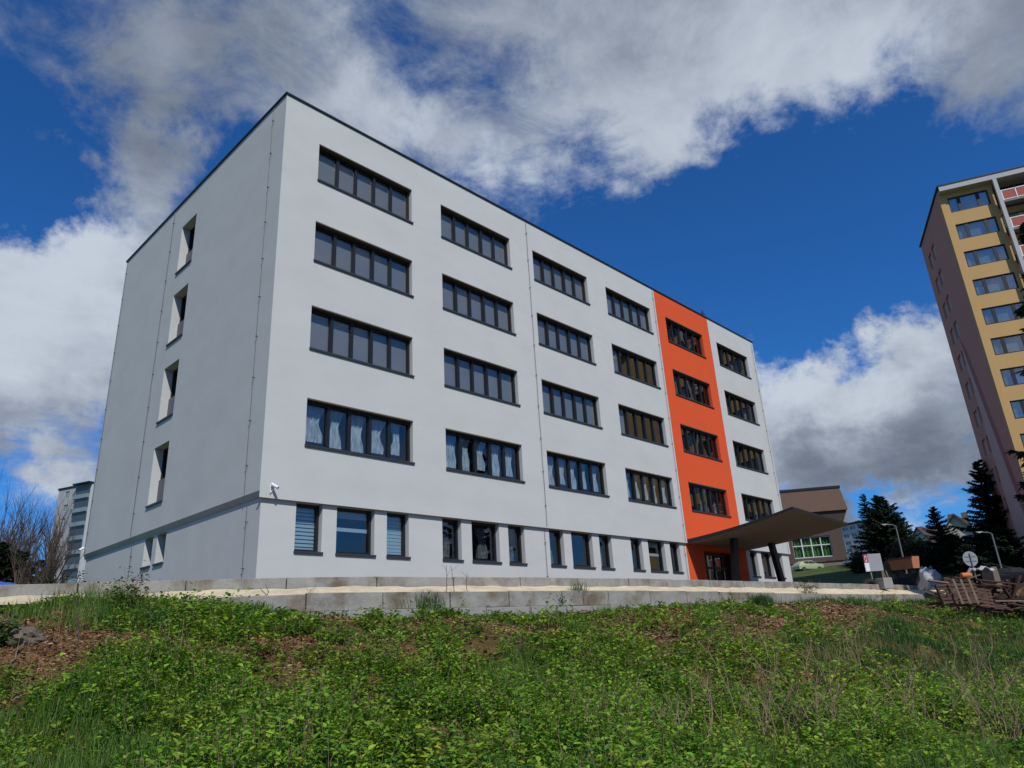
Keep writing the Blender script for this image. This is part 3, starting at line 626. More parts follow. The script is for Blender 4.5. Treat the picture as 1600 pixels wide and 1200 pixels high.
for i in range(12):
    z0 = TW0-2.8*i-1.85; b0 = MB(); b0.box(4.47, 8.88, -.75, -.002, z0-.16, z0); bal = b0.build('balcony', M['balcony_under'], tw)
    q = MB()
    for x in (4.5, 5.55, 6.65, 7.75, 8.8): q.box(x-.04, x+.04, -.74, -.66, z0, z0+1.05)
    q.box(4.54, 8.76, -.74, -.66, z0+.97, z0+1.05); q.box(4.54, 8.76, -.74, -.66, z0+.06, z0+.13); q.build('rail', M['white_paint'], bal)
    q = MB()
    for x in (4.55, 5.6, 6.7, 7.8): q.box(x+.02, x+.93, -.715, -.685, z0+.15, z0+.95)
    q.build('red_panel', M['red_panel'], bal)
    f = MB(); f.box(4.6, 9.0, 1.2, 1.28, z0+.3, z0+2.4)
    f = f.build('window', M['dark_frame'], tw); q = MB()
    for x in (4.8, 6.1, 7.4): q.quad((x, 1.19, z0+.5), (x+1.1, 1.19, z0+.5), (x+1.1, 1.19, z0+2.25), (x, 1.19, z0+2.25))
    q.build('pane', M['glass'], f)

# ------------------------------------------------------------------ brown hall behind
def oriented(pl, pr):   # root at left base point, local +x towards pr
    d = np.array(pr)-np.array(pl); return math.atan2(d[1], d[0]), math.hypot(d[0], d[1])
a_, b_ = P(1190, 893, 108), P(1328, 884, 106); ang, Lb = oriented(a_, b_)
bb = empty('brown_hall', (a_[0], a_[1], b_[2]-.6), ang, 'brown tiled hall with a large green curtained window beside the white building', 'building')
hz = lambda y, D=104: P(1318, y, D)[2]-b_[2]+.6
zt, zo, zm, zb = hz(758), hz(793), hz(872), .0
MB().hexa([(0, 0, zo), (Lb+1.35, 0, zo), (Lb+1.35, 14, zo), (0, 14, zo), (0, 0, zt), (Lb+.8, 0, zt), (Lb+.8, 14, zt), (0, 14, zt)]).build('upper_block', M['tile_brown'], bb)
MB().box(-.1, Lb+.9, -.1, 14, zt, zt+.35).build('roof_edge', M['roof_cap'], bb)
w = MB(); w.hexa([(0, .7, zo-1.9), (Lb+.45, .7, zo-1.9), (Lb+.45, 14, zo-1.9), (0, 14, zo-1.9), (0, .25, zo-.002), (Lb+1.25, .25, zo-.002), (Lb+1.25, 14, zo-.002), (0, 14, zo-.002)]); w.build('slanted_band', M['brown_dark'], bb)
wx0, wx1 = Lb*.42, Lb*.86; wz0, wz1 = hz(865), hz(831)
w = MB(); facade(w, 0, Lb+.1, zm, zo-1.9, [(wx0, wx1, wz0, wz1)], .5, lambda a_, d, z: (a_, .9+d, z)); w.quad((Lb+.1, .9, zm), (Lb+.1, 14, zm), (Lb+.1, 14, zo-1.9), (Lb+.1, .9, zo-1.9)); w.build('wall', M['brown_dark'], bb)
MB().box(0, Lb-.6, 1.1, 14, 0, zm).build('base_wall', M['brown_low'], bb)
f = MB(); n_ = 4
for i in range(n_+1): x = wx0+(wx1-wx0)*i/n_; f.box(x-.07, x+.07, 1.1, 1.25, wz0, wz1)
for z in (wz0, (wz0+wz1)/2+.2, wz1-.15): f.box(wx0, wx1, 1.101, 1.249, z, z+.13)
f = f.build('window', M['white_mullion'], bb); MB().quad((wx0, 1.22, wz0), (wx1, 1.22, wz0), (wx1, 1.22, wz1), (wx0, 1.22, wz1)).build('glass', M['glass'], f)
q = MB(); V = [(wx0+(wx1-wx0)*i/60, 1.5+.12*math.sin(i*1.1)) for i in range(61)]
for i in range(60): q.quad((*V[i], wz0), (*V[i+1], wz0), (*V[i+1], wz1), (*V[i], wz1))
q.build('curtain', M['green_curtain'], f)
MB().box(Lb*.70, Lb*.80, .4, .9, zo-.7, zo+.2).build('air_unit', M['far_grey'], bb)
MB().box(Lb*.44, Lb*.6, .3, 1.0, .3, zm+.2).build('store_box', M['panel_grey'], bb)

# cars ---------------------------------------------------------------
def make_car(loc, rz, paint, label, sc_=1.0):
    c = empty('parked_car', loc, rz, label, 'car'); c.scale = (sc_,)*3
    prof = [(-1.95, .32), (-2.0, .62), (-1.93, .88), (-1.75, .98), (-1.05, 1.02), (-.45, 1.40), (.2, 1.47), (.95, 1.44), (1.45, 1.28), (1.85, .98), (1.95, .75), (1.93, .34)]
    q = MB(); W_ = [.72, .80, .82, .82, .80, .58, .56, .56, .60, .76, .80, .74]; n0 = len(prof)
    for s_ in (-1, 1):
        for (x, z), wd in zip(prof, W_): q.v.append((x, s_*wd, z))
    for i in range(n0-1): q.f.append((i, i+1, n0+i+1, n0+i))
    q.f.append((n0-1, 0, n0, 2*n0-1))
    # side skins: lower body then cabin
    for s_ in (0, 1):
        o = s_*n0; q.f.append((o+0, o+1, o+2, o+3, o+4, o+8, o+9, o+10, o+11)); q.f.append((o+4, o+5, o+6, o+7, o+8))
    q.build('body', paint, c, bevel=.03)
    for s_ in (-1, 1):
        q = MB(); q.quad((-.92, s_*.775, 1.06), (-.42, s_*.60, 1.36), (.22, s_*.585, 1.41), (.22, s_*.80, 1.06)); q.quad((.30, s_*.80, 1.06), (.30, s_*.585, 1.41), (.92, s_*.59, 1.38), (1.30, s_*.66, 1.08)); q.build('side_window', M['black_plastic'], c)
    q = MB(); q.quad((-1.0, -.74, 1.055), (-1.0, .74, 1.055), (-.47, .56, 1.412), (-.47, -.56, 1.412)); q.build('windscreen', M['balcony_glass'], c)
    for x in (-1.25, 1.25):
        for s_ in (-1, 1):
            wz = MB(); wz.tube((x, s_*.66, .31), (x, s_*.86, .31), .31, n=20); wz = wz.build('wheel', M['rubber'], c); MB().tube((x, s_*.861, .31), (x, s_*.868, .31), .2, n=14).build('rim', M['chrome'], wz)
    for s_ in (-1, 1): MB().box(-2.01, -1.93, s_*.62-.15, s_*.62+.15, .62, .78).build('headlight', M['lamp_lens'], c)
    MB().box(-2.03, -1.99, -.26, .26, .42, .54).build('number_plate', M['white_paint'], c)
    return c
a_ = P(1264, 893.5, 103); az = math.atan2(RT[1], RT[0])
make_car((a_[0], a_[1], a_[2]), az+math.pi+.25, M['car_green'], 'pale green hatchback parked on the grass in front of the brown hall')
a_ = P(1592, 918, 56); make_car((a_[0], a_[1], a_[2]), az+R_(55)+math.pi/2, M['car_dark'], 'dark car with a pale number plate parked at the foot of the tower')

# far buildings ------------------------------------------------------
def slab_block(pl, pr, zbase, ztop_, depth, rows, cols, label, wallm, name='apartment_building', wfrac=.6, winm=None):
    ang, Lb = oriented(pl, pr); r0 = empty(name, (pl[0], pl[1], zbase), ang, label, 'building'); h = ztop_-zbase
    ops = []
    for r in range(rows):
        for c in range(cols):
            x0 = Lb*(c+.5-wfrac/2)/cols; z0 = h*(r+.30)/rows; ops.append((x0, x0+Lb/cols*wfrac, z0, z0+h/rows*.5))
    w = MB(); facade(w, 0, Lb, 0, h, ops, .25, lambda a_, d, z: (a_, d, z)); w.quad((Lb, 0, 0), (Lb, depth, 0), (Lb, depth, h), (Lb, 0, h)); w.quad((0, 0, 0), (0, depth, 0), (0, depth, h), (0, 0, h)); w.quad((0, depth, 0), (Lb, depth, 0), (Lb, depth, h), (0, depth, h)); w.quad((0, 0, h), (Lb, 0, h), (Lb, depth, h), (0, depth, h)); w.build('wall', wallm, r0)
    for (a0, a1, b0, b1) in ops:
        f = MB(); f.box(a0, a1, .19, .24, b0, b0+.12); f.box(a0, a1, .19, .24, b1-.12, b1); m_ = (a0+a1)/2; f.box(m_-.06, m_+.06, .191, .239, b0+.12, b1-.12); f = f.build('window', M['white_mullion'], r0)
        MB().quad((a0, .22, b0), (a1, .22, b0), (a1, .22, b1), (a0, .22, b1)).build('pane', winm or M['balcony_glass'], f)
    MB().box(-.2, Lb+.2, -.2, depth+.2, h, h+.5).build('roof', M['roof_cap'], r0); return r0
pl, pr = P(1300, 870, 190), P(1372, 862, 178)
slab_block(pl, pr, pl[2]-2, P(1330, 821, 185)[2], 12, 5, 6, 'distant white flats with rows of windows behind the tall spruces', M['far_white'], wfrac=.7)
# far tower at left: windowed gable and glazed balconies
pl, pr = P(70, 900, 195), P(99, 900, 192); ztp = P(100, 766, 195)[2]
lt = slab_block(pl, pr, 0, ztp, 14, 12, 1, 'distant grey apartment tower with glazed balconies behind the bare trees', M['far_grey'], wfrac=.22)
ang, Lb = oriented(pl, pr); h = ztp
q = MB(); q.box(Lb+.002, Lb+6.6, -.4, 10, 0, h+.1); q.build('balcony_tower', M['far_white'], lt)
for i in range(12):
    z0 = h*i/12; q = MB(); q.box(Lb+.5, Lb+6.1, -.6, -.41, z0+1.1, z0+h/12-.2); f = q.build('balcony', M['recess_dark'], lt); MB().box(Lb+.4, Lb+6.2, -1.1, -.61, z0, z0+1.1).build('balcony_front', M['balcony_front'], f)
MB().box(Lb+.3, Lb+6.8, -1.7, 10.2, h+.1, h+.5).build('balcony_roof', M['roof_cap'], lt)
MB().quad((.3, -.02, h*.15), (Lb*.35, -.02, h*.15), (Lb*.35, -.02, h*.62), (.3, -.02, h*.62)).build('ochre_field', M['far_ochre'], lt)
# gabled houses
def house(px0, px1, pyb, pyt, D, label, chim=1):
    pl, pr = P(px0, pyb, D), P(px1, pyb, D-3); ang, Lb = oriented(pl, pr); r0 = empty('gabled_house', pl, ang, label, 'house', 'gabled houses behind the spruces'); zt = P((px0+px1)/2, pyt, D)[2]-pl[2]; ze = zt*.62
    w = MB(); w.ext([(0, -3), (Lb, -3), (Lb, ze), (Lb/2, zt), (0, ze)], 0, 10); w.build('wall', M['house_wall'], r0)
    w = MB()
    for s_ in (0, 1):
        x0, x1 = (-.6, Lb/2) if not s_ else (Lb+.6, Lb/2); za = ze-.6*(zt-ze)/(Lb/2)
        w.hexa([(x0, -.5, za+.02), (x1, -.5, zt+.02), (x1, 10.5, zt+.02), (x0, 10.5, za+.02), (x0, -.5, za+.3), (x1, -.5, zt+.3), (x1, 10.5, zt+.3), (x0, 10.5, za+.3)])
    rf = w.build('roof', M['house_roof'], r0)
    for k in range(chim): MB().box(Lb*.25+k*Lb*.4, Lb*.25+k*Lb*.4+.9, 2, 2.9, ze, zt+.5).build('chimney', M['brown_low'], rf)
    for k in (0, 1):
        for zz_ in (.22, .62): 
            f = MB().box(Lb*(.25+.35*k)-.1, Lb*(.25+.35*k)+1.3, -.05, .0-.003, ze*zz_-.1, ze*zz_+1.6).build('window', M['white_mullion'], r0); MB().box(Lb*(.25+.35*k), Lb*(.25+.35*k)+1.2, -.08, -.053, ze*zz_, ze*zz_+1.5).build('pane', M['black_plastic'], f)
house(1484, 1540, 885, 806, 118, 'pale gabled house with dark roof and chimneys beside the tallest spruce', 2)
house(1432, 1462, 880, 826, 150, 'small gabled house with dark roof between the spruces', 1)

# ------------------------------------------------------------------ trees
def tubes(segs, n=4):
    """segs: (M,8) p,q,r0,r1 -> verts, quads"""
    s_ = np.asarray(segs, dtype=float); p, q, r0, r1 = s_[:, :3], s_[:, 3:6], s_[:, 6], s_[:, 7]
    d = q-p; d /= (np.linalg.norm(d, axis=1, keepdims=True)+1e-9); h = np.where(np.abs(d[:, 2:3]) < .9, np.array([[0, 0, 1.]]), np.array([[1., 0, 0]]))
    a_ = np.cross(d, h); a_ /= np.linalg.norm(a_, axis=1, keepdims=True); b_ = np.cross(d, a_); V = []
    for c, r in ((p, r0), (q, r1)):
        for i in range(n): t_ = 2*math.pi*i/n; V.append(c+(a_*math.cos(t_)+b_*math.sin(t_))*r[:, None])
    V = np.stack(V, 1).reshape(-1, 3); base = (np.arange(len(s_))*2*n)[:, None]
    F_ = np.concatenate([base+np.array([[i, (i+1) % n, n+(i+1) % n, n+i]]) for i in range(n)], 0); return V, F_
def leaves(pos, dirv, nrm, ln, wd, fold=.25):
    """leaf-shaped faces: (N,3) x3, (N,) x2 -> verts (6N), quads (2N)"""
    dirv = dirv/(np.linalg.norm(dirv, axis=1, keepdims=True)+1e-9); sd = np.cross(dirv, nrm); sd /= (np.linalg.norm(sd, axis=1, keepdims=True)+1e-9); up = np.cross(sd, dirv)
    l, w_ = ln[:, None], wd[:, None]; V = np.stack([pos, pos+dirv*l*.30+sd*w_*.5+up*w_*fold, pos+dirv*l*.68+sd*w_*.38+up*w_*fold*.6, pos+dirv*l-up*l*.08, pos+dirv*l*.68-sd*w_*.38+up*w_*fold*.6, pos+dirv*l*.30-sd*w_*.5+up*w_*fold], 1).reshape(-1, 3)
    b_ = np.arange(len(pos))[:, None]*6; return V, np.concatenate([b_+np.array([[0, 1, 2, 3]]), b_+np.array([[0, 3, 4, 5]])], 0)
def unit(n, g_): v = g_.normal(size=(n, 3)); return v/np.linalg.norm(v, axis=1, keepdims=True)
def spruce(loc, h, rad, seed, label, whorls=24, sub=9, dens=1.0, col=(.022, .042, .020), group='spruces behind the kerb', sparse=0):
    g_ = np.random.default_rng(seed); r0 = empty('spruce_tree', loc, 0, label, 'tree', group)
    V, F_ = tubes([[0, 0, -1.5, 0, 0, h*.5, h*.018, h*.011], [0, 0, h*.5, 0, 0, h*.99, h*.011, .01]], 8); npmesh('trunk', V, F_, M['bark'], r0, smooth=True)
    segs = []; pos = []; dr = []; sz = []
    for k in range(whorls):
        t_ = (k+.3)/whorls; z = h*(.06+.93*t_); R0 = rad*(1-t_)**.85*(1+.15*math.sin(k*1.9)); nb = int(5+4*(1-t_)+g_.integers(0, 3))
        for j in range(nb):
            th = g_.uniform(0, 6.283); L_ = R0*g_.uniform(.65, 1.12)+.12; rise = .5*t_-.28+g_.uniform(-.08, .08); p = np.array([0, 0, z+g_.uniform(-.3, .3)*h/whorls]); prev = p
            dh = np.array([math.cos(th), math.sin(th), 0])
            for i in range(1, sub+1):
                u = i/sub; cur = p+dh*L_*u+np.array([0, 0, L_*(rise*u+.22*u*u)]); segs.append([*prev, *cur, .02*(1-u)+.008, .02*(1-u)+.006]) ; 
                side = np.cross(dh, [0, 0, 1]); m_ = max(1, int(5*dens))
                for q_ in range(m_):
                    for s_ in (-1, 1):
                        d_ = dh*g_.uniform(.5, 1)+side*s_*g_.uniform(.35, 1.0)+np.array([0, 0, g_.uniform(-.6, .15)]); pos.append(prev+(cur-prev)*g_.uniform(0, 1)); dr.append(d_); sz.append((.14+.42*L_/max(rad, .1)*(1-.5*u))*g_.uniform(.7, 1.3))
                prev = cur
    V, F_ = tubes(segs, 3); npmesh('branches', V, F_, M['bark'], r0)
    pos = np.array(pos); dr = np.array(dr); sz = np.array(sz)*max(rad/2.6, .7); V, F_ = leaves(pos, dr, unit(len(pos), g_)*.5+np.array([0, 0, 1.]), sz, sz*.30, .1)
    c = np.array(col)*g_.uniform(.6, 1.5, (len(pos), 1))*np.array([[1, 1, 1]]); c = np.repeat(c, 6, 0); npmesh('crown', V, F_, M['needles'], r0, col=c)
    return r0
def at(px, py, D): p = P(px, py, D); return (p[0], p[1], float(gz(p[0], p[1])))
def spruce_px(px, pyt, D, wpx, seed, label, pyb=None, **k):
    b_ = at(px, 900, D); xx = px
    top = P(px, pyt, D); d0 = P(px, 900, D); base = P(px+(900-pyt)*.165, 900, D); gzb = float(gz(base[0], base[1])); tp = P(px, pyt, D)
    return spruce((tp[0], tp[1], gzb), tp[2]-gzb, 1.25*wpx/FPX*D/2, seed, label, **k)
spruce_px(1347, 770, 96, 46, 1, 'narrow spruce, left one of the pair beside the brown hall', whorls=26, sub=7)
spruce_px(1371, 772, 92, 92, 2, 'broad dark spruce, right one of the pair beside the brown hall', whorls=28, sub=10)
spruce_px(1395, 800, 98, 52, 3, 'shorter spruce leaning out to the right of the pair beside the brown hall', whorls=22, sub=8)
spruce_px(1456, 790, 74, 62, 4, 'slender spruce standing alone between the small house and the pale gabled house', whorls=26, sub=8)
spruce_px(1486, 835, 72, 60, 5, 'low dark spruce in front of the pale gabled house', whorls=20, sub=8)
spruce_px(1527, 717, 66, 105, 6, 'tallest dark spruce standing next to the pink side of the tower', whorls=32, sub=10)
spruce_px(1562, 820, 60, 80, 8, 'dark spruce at the foot of the tower', whorls=22, sub=9)
spruce_px(1425, 850, 80, 60, 14, 'low dark spruce behind the orange container', whorls=18, sub=8)
spruce_px(1548, 800, 74, 80, 15, 'dark spruce between the tallest one and the tower', whorls=24, sub=9)
spruce_px(1508, 850, 62, 60, 16, 'low dark spruce behind the round road sign', whorls=18, sub=9)
tp = P(1800, 900, 27); spruce((tp[0], tp[1], float(gz(tp[0], tp[1]))), 17.5, 3.6, 9, 'spruce reaching its branch tips in from the right edge', whorls=38, sub=14, dens=1.0, group='spruces behind the kerb', col=(.03, .055, .022))
spruce_px(8, 845, 30, 75, 10, 'dark dense conifer at the left edge under the bare trees', whorls=22, sub=10, dens=1.3, group='dark conifers at the left edge')
spruce_px(38, 858, 32, 60, 12, 'dark dense conifer in front of the bare trees, second from the left edge', whorls=22, sub=10, dens=1.3, group='dark conifers at the left edge')
spruce_px(62, 872, 34, 45, 13, 'smallest dark conifer in front of the bare trees', whorls=18, sub=9, dens=1.3, group='dark conifers at the left edge')

def bare_tree(loc, h, seed, label, group, spread=.30, stems=1, lvl=4, m_='bark', leaf=0, leafc=(.1, .12, .02), upright=.95):
    g_ = np.random.default_rng(seed); r0 = empty('bare_tree', loc, 0, label, 'tree', group); T = []; B = []; tips = []
    def grow(p, d, L_, r, lv):
        n_ = 4; cur = p
        for i in range(n_):
            d = d+g_.normal(size=3)*.09; d[2] += .05*upright; d = d/np.linalg.norm(d); nx_ = cur+d*L_/n_; (T if lv == 0 else B).append([*cur, *nx_, r*(1-.6*i/n_), r*(1-.6*(i+1)/n_)])
            if lv < lvl and (i > 0 or lv > 0):
                for _ in range(2 if lv < 2 else (2 if g_.random() < .7 else 1)):
                    a_ = g_.uniform(0, 6.283); pr_ = np.array([math.cos(a_), math.sin(a_), .25]); dd = d*(1-spread)+pr_*spread+np.array([0, 0, upright*.35]); dd /= np.linalg.norm(dd); grow(cur+(nx_-cur)*g_.random(), dd, L_*g_.uniform(.42, .62), r*(1-.6*i/n_)*.52, lv+1)
            cur = nx_
        tips.append(cur)
    for s_ in range(stems):
        a_ = g_.uniform(0, 6.28); grow(np.array([.35*math.cos(a_)*(stems > 1), .35*math.sin(a_)*(stems > 1), -1.0]), np.array([.14*math.cos(a_)*(stems > 1), .14*math.sin(a_)*(stems > 1), 1.0]), (h+1)*g_.uniform(.8, 1), h*.018, 0)
    T, B = np.array(T), np.array(B); k_ = h/max(T[:, 5].max(), B[:, 5].max()); T[:, [2, 5]] *= k_; B[:, [2, 5]] *= k_; xs_ = .8; B[:, [0, 1, 3, 4]] *= xs_; T[:, [0, 1, 3, 4]] *= xs_; tips = [np.array(q_)*[xs_, xs_, k_] for q_ in tips]
    V, F_ = tubes(T, 6); npmesh('trunk', V, F_, M[m_], r0, smooth=True); V, F_ = tubes(B, 3); V = V; npmesh('branches', V, F_, M[m_], r0)
    if leaf:
        tips = np.array(tips); k = leaf; pos = np.repeat(tips, k, 0)+g_.normal(size=(len(tips)*k, 3))*.22; s_ = g_.uniform(.06, .13, len(pos)); V, F_ = leaves(pos, unit(len(pos), g_), unit(len(pos), g_), s_*1.6, s_)
        c = np.repeat(np.array(leafc)*g_.uniform(.6, 1.4, (len(pos), 1)), 6, 0); npmesh('crown', V, F_, M['leaf'], r0, col=c)
    return r0
BT = [(-8, 752, 36, 21, 1, 'bare tree at the far left edge'), (22, 730, 38, 22, 1, 'tallest bare twiggy tree, near the left edge'), (52, 775, 36, 23, 2, 'many stemmed bare tree between the tallest and the one by the tower'), (78, 742, 33, 24, 1, 'thin straight bare tree in front of the distant tower'), (92, 757, 34, 25, 1, 'slender bare tree overlapping the balconies of the distant tower'), (64, 800, 30, 26, 3, 'short bare clump above the smallest conifer'), (36, 752, 37, 27, 2, 'bare tree standing between the tallest and the many stemmed one'), (70, 768, 38, 28, 2, 'bare tree just left of the thin straight one')]
for (px, pyt, D, sd, st, lb) in BT:
    tp = P(px, pyt, D); zb = float(gz(tp[0], tp[1])); bare_tree((tp[0], tp[1], zb), tp[2]-zb, sd, lb, 'bare trees left of the white building', stems=st, lvl=3)
def shrub_px(px, pyt, D, wpx, seed, label, col, group, name='shrub', n_=2600, ls=.16):
    tp = P(px, pyt, D); zb = float(gz(tp[0], tp[1])); h = tp[2]-zb; r_ = wpx/FPX*D/2; g_ = np.random.default_rng(seed)
    r0 = empty(name, (tp[0], tp[1], zb), 0, label, 'shrub', group); segs = []; pos = []
    for k in range(26):
        th = g_.uniform(0, 6.28); rr = r_*g_.uniform(.1, 1)**.6; e_ = np.array([rr*math.cos(th), rr*math.sin(th), h*g_.uniform(.35, 1)*(1-.35*(rr/r_)**2)]); p = np.array([0, 0, -.3])
        for i in range(4):
            q_ = e_*((i+1)/4)*np.array([1, 1, 1])+g_.normal(size=3)*.05*h; segs.append([*p, *q_, .03*(1-i/4)+.008, .03*(1-(i+1)/4)+.008]); m_ = n_//104; pos.append(p+(q_-p)*g_.random((m_, 1))+g_.normal(size=(m_, 3))*np.array([.16, .16, .12])*r_*(.5+i*.25)); p = q_
    V, F_ = tubes(segs, 4); npmesh('stems', V, F_, M['bark'], r0)
    pos = np.concatenate(pos); pos[:, 2] = np.abs(pos[:, 2]); s_ = g_.uniform(.6, 1.3, len(pos))*ls; V, F_ = leaves(pos, unit(len(pos), g_), unit(len(pos), g_)+np.array([0, 0, .8]), s_, s_*.6)
    c = np.repeat(np.array(col)*g_.uniform(.5, 1.5, (len(pos), 1))*g_.uniform(.85, 1.15, (len(pos), 3)), 6, 0); npmesh('foliage', V, F_, M['leaf'], r0, col=c); return r0
shrub_px(1412, 836, 80, 60, 31, 'brownish budding shrub behind the grey notice panel', (.085, .062, .022), 'shrubs at the far side', n_=3600, ls=.32)
shrub_px(1440, 842, 84, 50, 32, 'olive brown budding shrub left of the slender lone spruce', (.075, .066, .022), 'shrubs at the far side', n_=3000, ls=.32)
shrub_px(1338, 858, 86, 36, 33, 'dark green bush against the right end of the brown hall', (.03, .045, .015), 'shrubs at the far side', n_=2200, ls=.3)
shrub_px(108, 868, 30, 44, 34, 'light green leafing bush at the foot of the distant tower', (.055, .085, .02), 'bushes by the left kerb', n_=1500, ls=.12)
shrub_px(88, 885, 27, 40, 35, 'low dark green bush by the left kerb', (.03, .05, .015), 'bushes by the left kerb', n_=1500, ls=.12)

# street lamps and round sign ----------------------------------------
def street_lamp(pxt, pyt, D, label, side=-1):
    tp = P(pxt, pyt, D); zb = float(gz(tp[0], tp[1])); h = tp[2]-zb; r0 = empty('street_lamp', (tp[0], tp[1], zb), az, label, 'street lamp', 'street lamps on the right')
    MB().tube((0, 0, -.3), (0, 0, h*.25), .09, .08).tube((0, 0, h*.25), (0, 0, h-.1), .075, .05).build('pole', M['pole'], r0)
    MB().path([(0, 0, h-.12), (side*.25, 0, h+.02), (side*1.0, 0, h+.06)], .04).build('arm', M['pole'], r0)
    MB().hexa([(side*1.0-.05, -.12, h), (side*1.0+.05, -.12, h), (side*1.0+.05, .12, h), (side*1.0-.05, .12, h), (side*1.0-.3, -.1, h+.12), (side*1.0+.3, -.1, h+.12), (side*1.0+.3, .1, h+.12), (side*1.0-.3, .1, h+.12)]).build('lamp_head', M['panel_grey'], r0)
street_lamp(1399, 820, 64, 'thin grey street lamp rising behind the orange container', -1)
street_lamp(1549, 832, 58, 'thin grey street lamp in front of the tallest spruce near the tower', -1)
a_ = P(1517, 873, 40); zb = float(gz(a_[0], a_[1])); r0 = empty('road_sign', (a_[0], a_[1], zb), az, 'round grey road sign seen from behind above the timber pile', 'road sign')
h = a_[2]-zb; MB().tube((0, 0, -.3), (0, 0, h+.3), .03).build('pole', M['pole'], r0)
q = MB().tube((0, .05, h), (0, .07, h), .40, n=28); q.build('disc', M['sign_grey'], r0)
MB().box(-.3, .3, .03, .048, h+.1, h+.14).box(-.3, .3, .03, .048, h-.14, h-.1).build('bracket', M['pole'], r0)

# things along the far kerb ------------------------------------------
def place(px, py, D): a_ = P(px, py, D); return a_
# notice panel with a red emblem
a_ = P(1354, 893, 47); b_ = P(1381, 891, 47); r0 = empty('notice_panel', a_, oriented(a_, b_)[0], 'grey board with a white strip and red oval mark left of the orange container', 'sign')
Lb = oriented(a_, b_)[1]; h = P(1350, 866, 47)[2]-a_[2]
MB().box(.26, Lb, 0, .06, 0, h).build('board', M['panel_grey'], r0); st = MB().box(-.02, .257, -.01, .05, 0, h*.5).build('white_strip', M['white_paint'], r0); q = MB().box(-.02, .257, -.01, .05, h*.5+.002, h).build('red_strip', M['sign_red'], r0)
q2 = MB()
for k in range(20):
    t0, t1 = 2*math.pi*k/20, 2*math.pi*(k+1)/20; o = lambda t_, f_: (.118+.075*f_*math.cos(t_), -.014, h*.74+.2*f_*math.sin(t_)); q2.quad(o(t0, 1), o(t1, 1), o(t1, .72), o(t0, .72))
q2.build('oval_ring', M['white_paint'], q)
q = MB()
for x in (.3, Lb-.1): q.box(x-.04, x+.04, .062, .14, -2.4, h*.8)
q.build('post', M['old_wood'], r0)
# orange container
a_ = P(1383, 893, 52); b_ = P(1431, 896, 50); ang, Lb = oriented(a_, b_); r0 = empty('skip_container', a_, ang, 'long rust orange open container with a darker end', 'container'); h = P(1396, 875, 52)[2]-P(1396, 893, 52)[2]
q = MB().hexa([(.55, 0, 0), (Lb-.1, 0, 0), (Lb-.1, .7, 0), (.55, .7, 0), (.4, -.05, h), (Lb, -.05, h), (Lb, .75, h), (.4, .75, h)])
q.build('body', M['orange_box'], r0)
MB().hexa([(-.25, .4, .05), (.548, 0, 0), (.548, .69, 0), (-.25, .69, .05), (-.25, .4, h*.9), (.397, -.05, h), (.397, .74, h), (-.25, .74, h*.9)]).build('end_panel', M['rust_wood'], r0)
MB().box(.35, Lb+.05, -.09, -.053, h-.1, h+.02).build('rim', M['rust_wood'], r0)
q = MB()
for x in (.7, Lb-.6): q.box(x, x+.25, .1, .6, -1.7, -.002)
q.build('support', M['black_steel'], r0)
# leaning planks
for k, (xa, xb) in enumerate(((1379, 1388), (1384, 1392))):
    a_, b_ = P(xa, 892, 36+k*.1), P(xb, 912, 35.8+k*.1); v0 = (b_-a_); q = MB(); q.tube((0, 0, 0), tuple(v0), .035, n=4); o = q.build('wooden_plank', M['old_wood']); o.location = tuple(a_)
    tag(o, ['pale plank leaning on the concrete cube, the left one of two', 'pale plank leaning on the concrete cube, the right one of two'][k], 'plank', 'planks leaning by the concrete cube')
def tilted_box(name, px, pyb, pyt, D, wd, dp, m_, label, cat, rz=.2, taper=.0, bevel=.02):
    a_ = P(px, pyb, D); h = P(px, pyt, D)[2]-a_[2]; o = MB().hexa([(-wd/2, -dp/2, 0), (wd/2, -dp/2, 0), (wd/2, dp/2, 0), (-wd/2, dp/2, 0), (-wd/2+taper, -dp/2, h), (wd/2-taper, -dp/2, h), (wd/2-taper, dp/2, h), (-wd/2+taper, dp/2, h)]).build(name, m_, bevel=bevel)
    o.location = tuple(a_); o.rotation_euler = (0, 0, az+rz); return tag(o, label, cat)
tilted_box('concrete_cube', 1384, 920, 903, 33, .5, .5, M['concrete_pale'], 'white concrete cube standing on the end of the kerb', 'block', .25, .02)
tilted_box('waste_bin', 1411, 922, 903, 36, .75, .7, M['black_plastic'], 'low black bin between the concrete cube and the white bag', 'bin', .1)
tilted_box('waste_container', 1436, 922, 895, 37, .7, .8, M['black_plastic'], 'tall black bin just left of the white bulk bag', 'bin', .1)
# half buried tyre
a_ = P(1361, 922, 34); r0 = empty('tyre', a_, az, 'old black tyre standing half hidden behind the kerb', 'tyre'); q = MB(); n_ = 28; R1, R2 = .46, .13
for i in range(n_):
    for j in range(8): t_, u = 2*math.pi*i/n_, 2*math.pi*j/8; q.v.append(((R1-R2+R2*math.cos(u))*math.cos(t_), R2*1.1*math.sin(u), .05+(R1-R2+R2*math.cos(u))*math.sin(t_)))
for i in range(n_):
    for j in range(8): q.f.append((i*8+j, ((i+1) % n_)*8+j, ((i+1) % n_)*8+(j+1) % 8, i*8+(j+1) % 8))
q.build('tread', M['rubber'], r0, smooth=True); MB().tube((0, -.03, .05), (0, .03, .05), .24, n=20).build('hub', M['black_plastic'], r0)
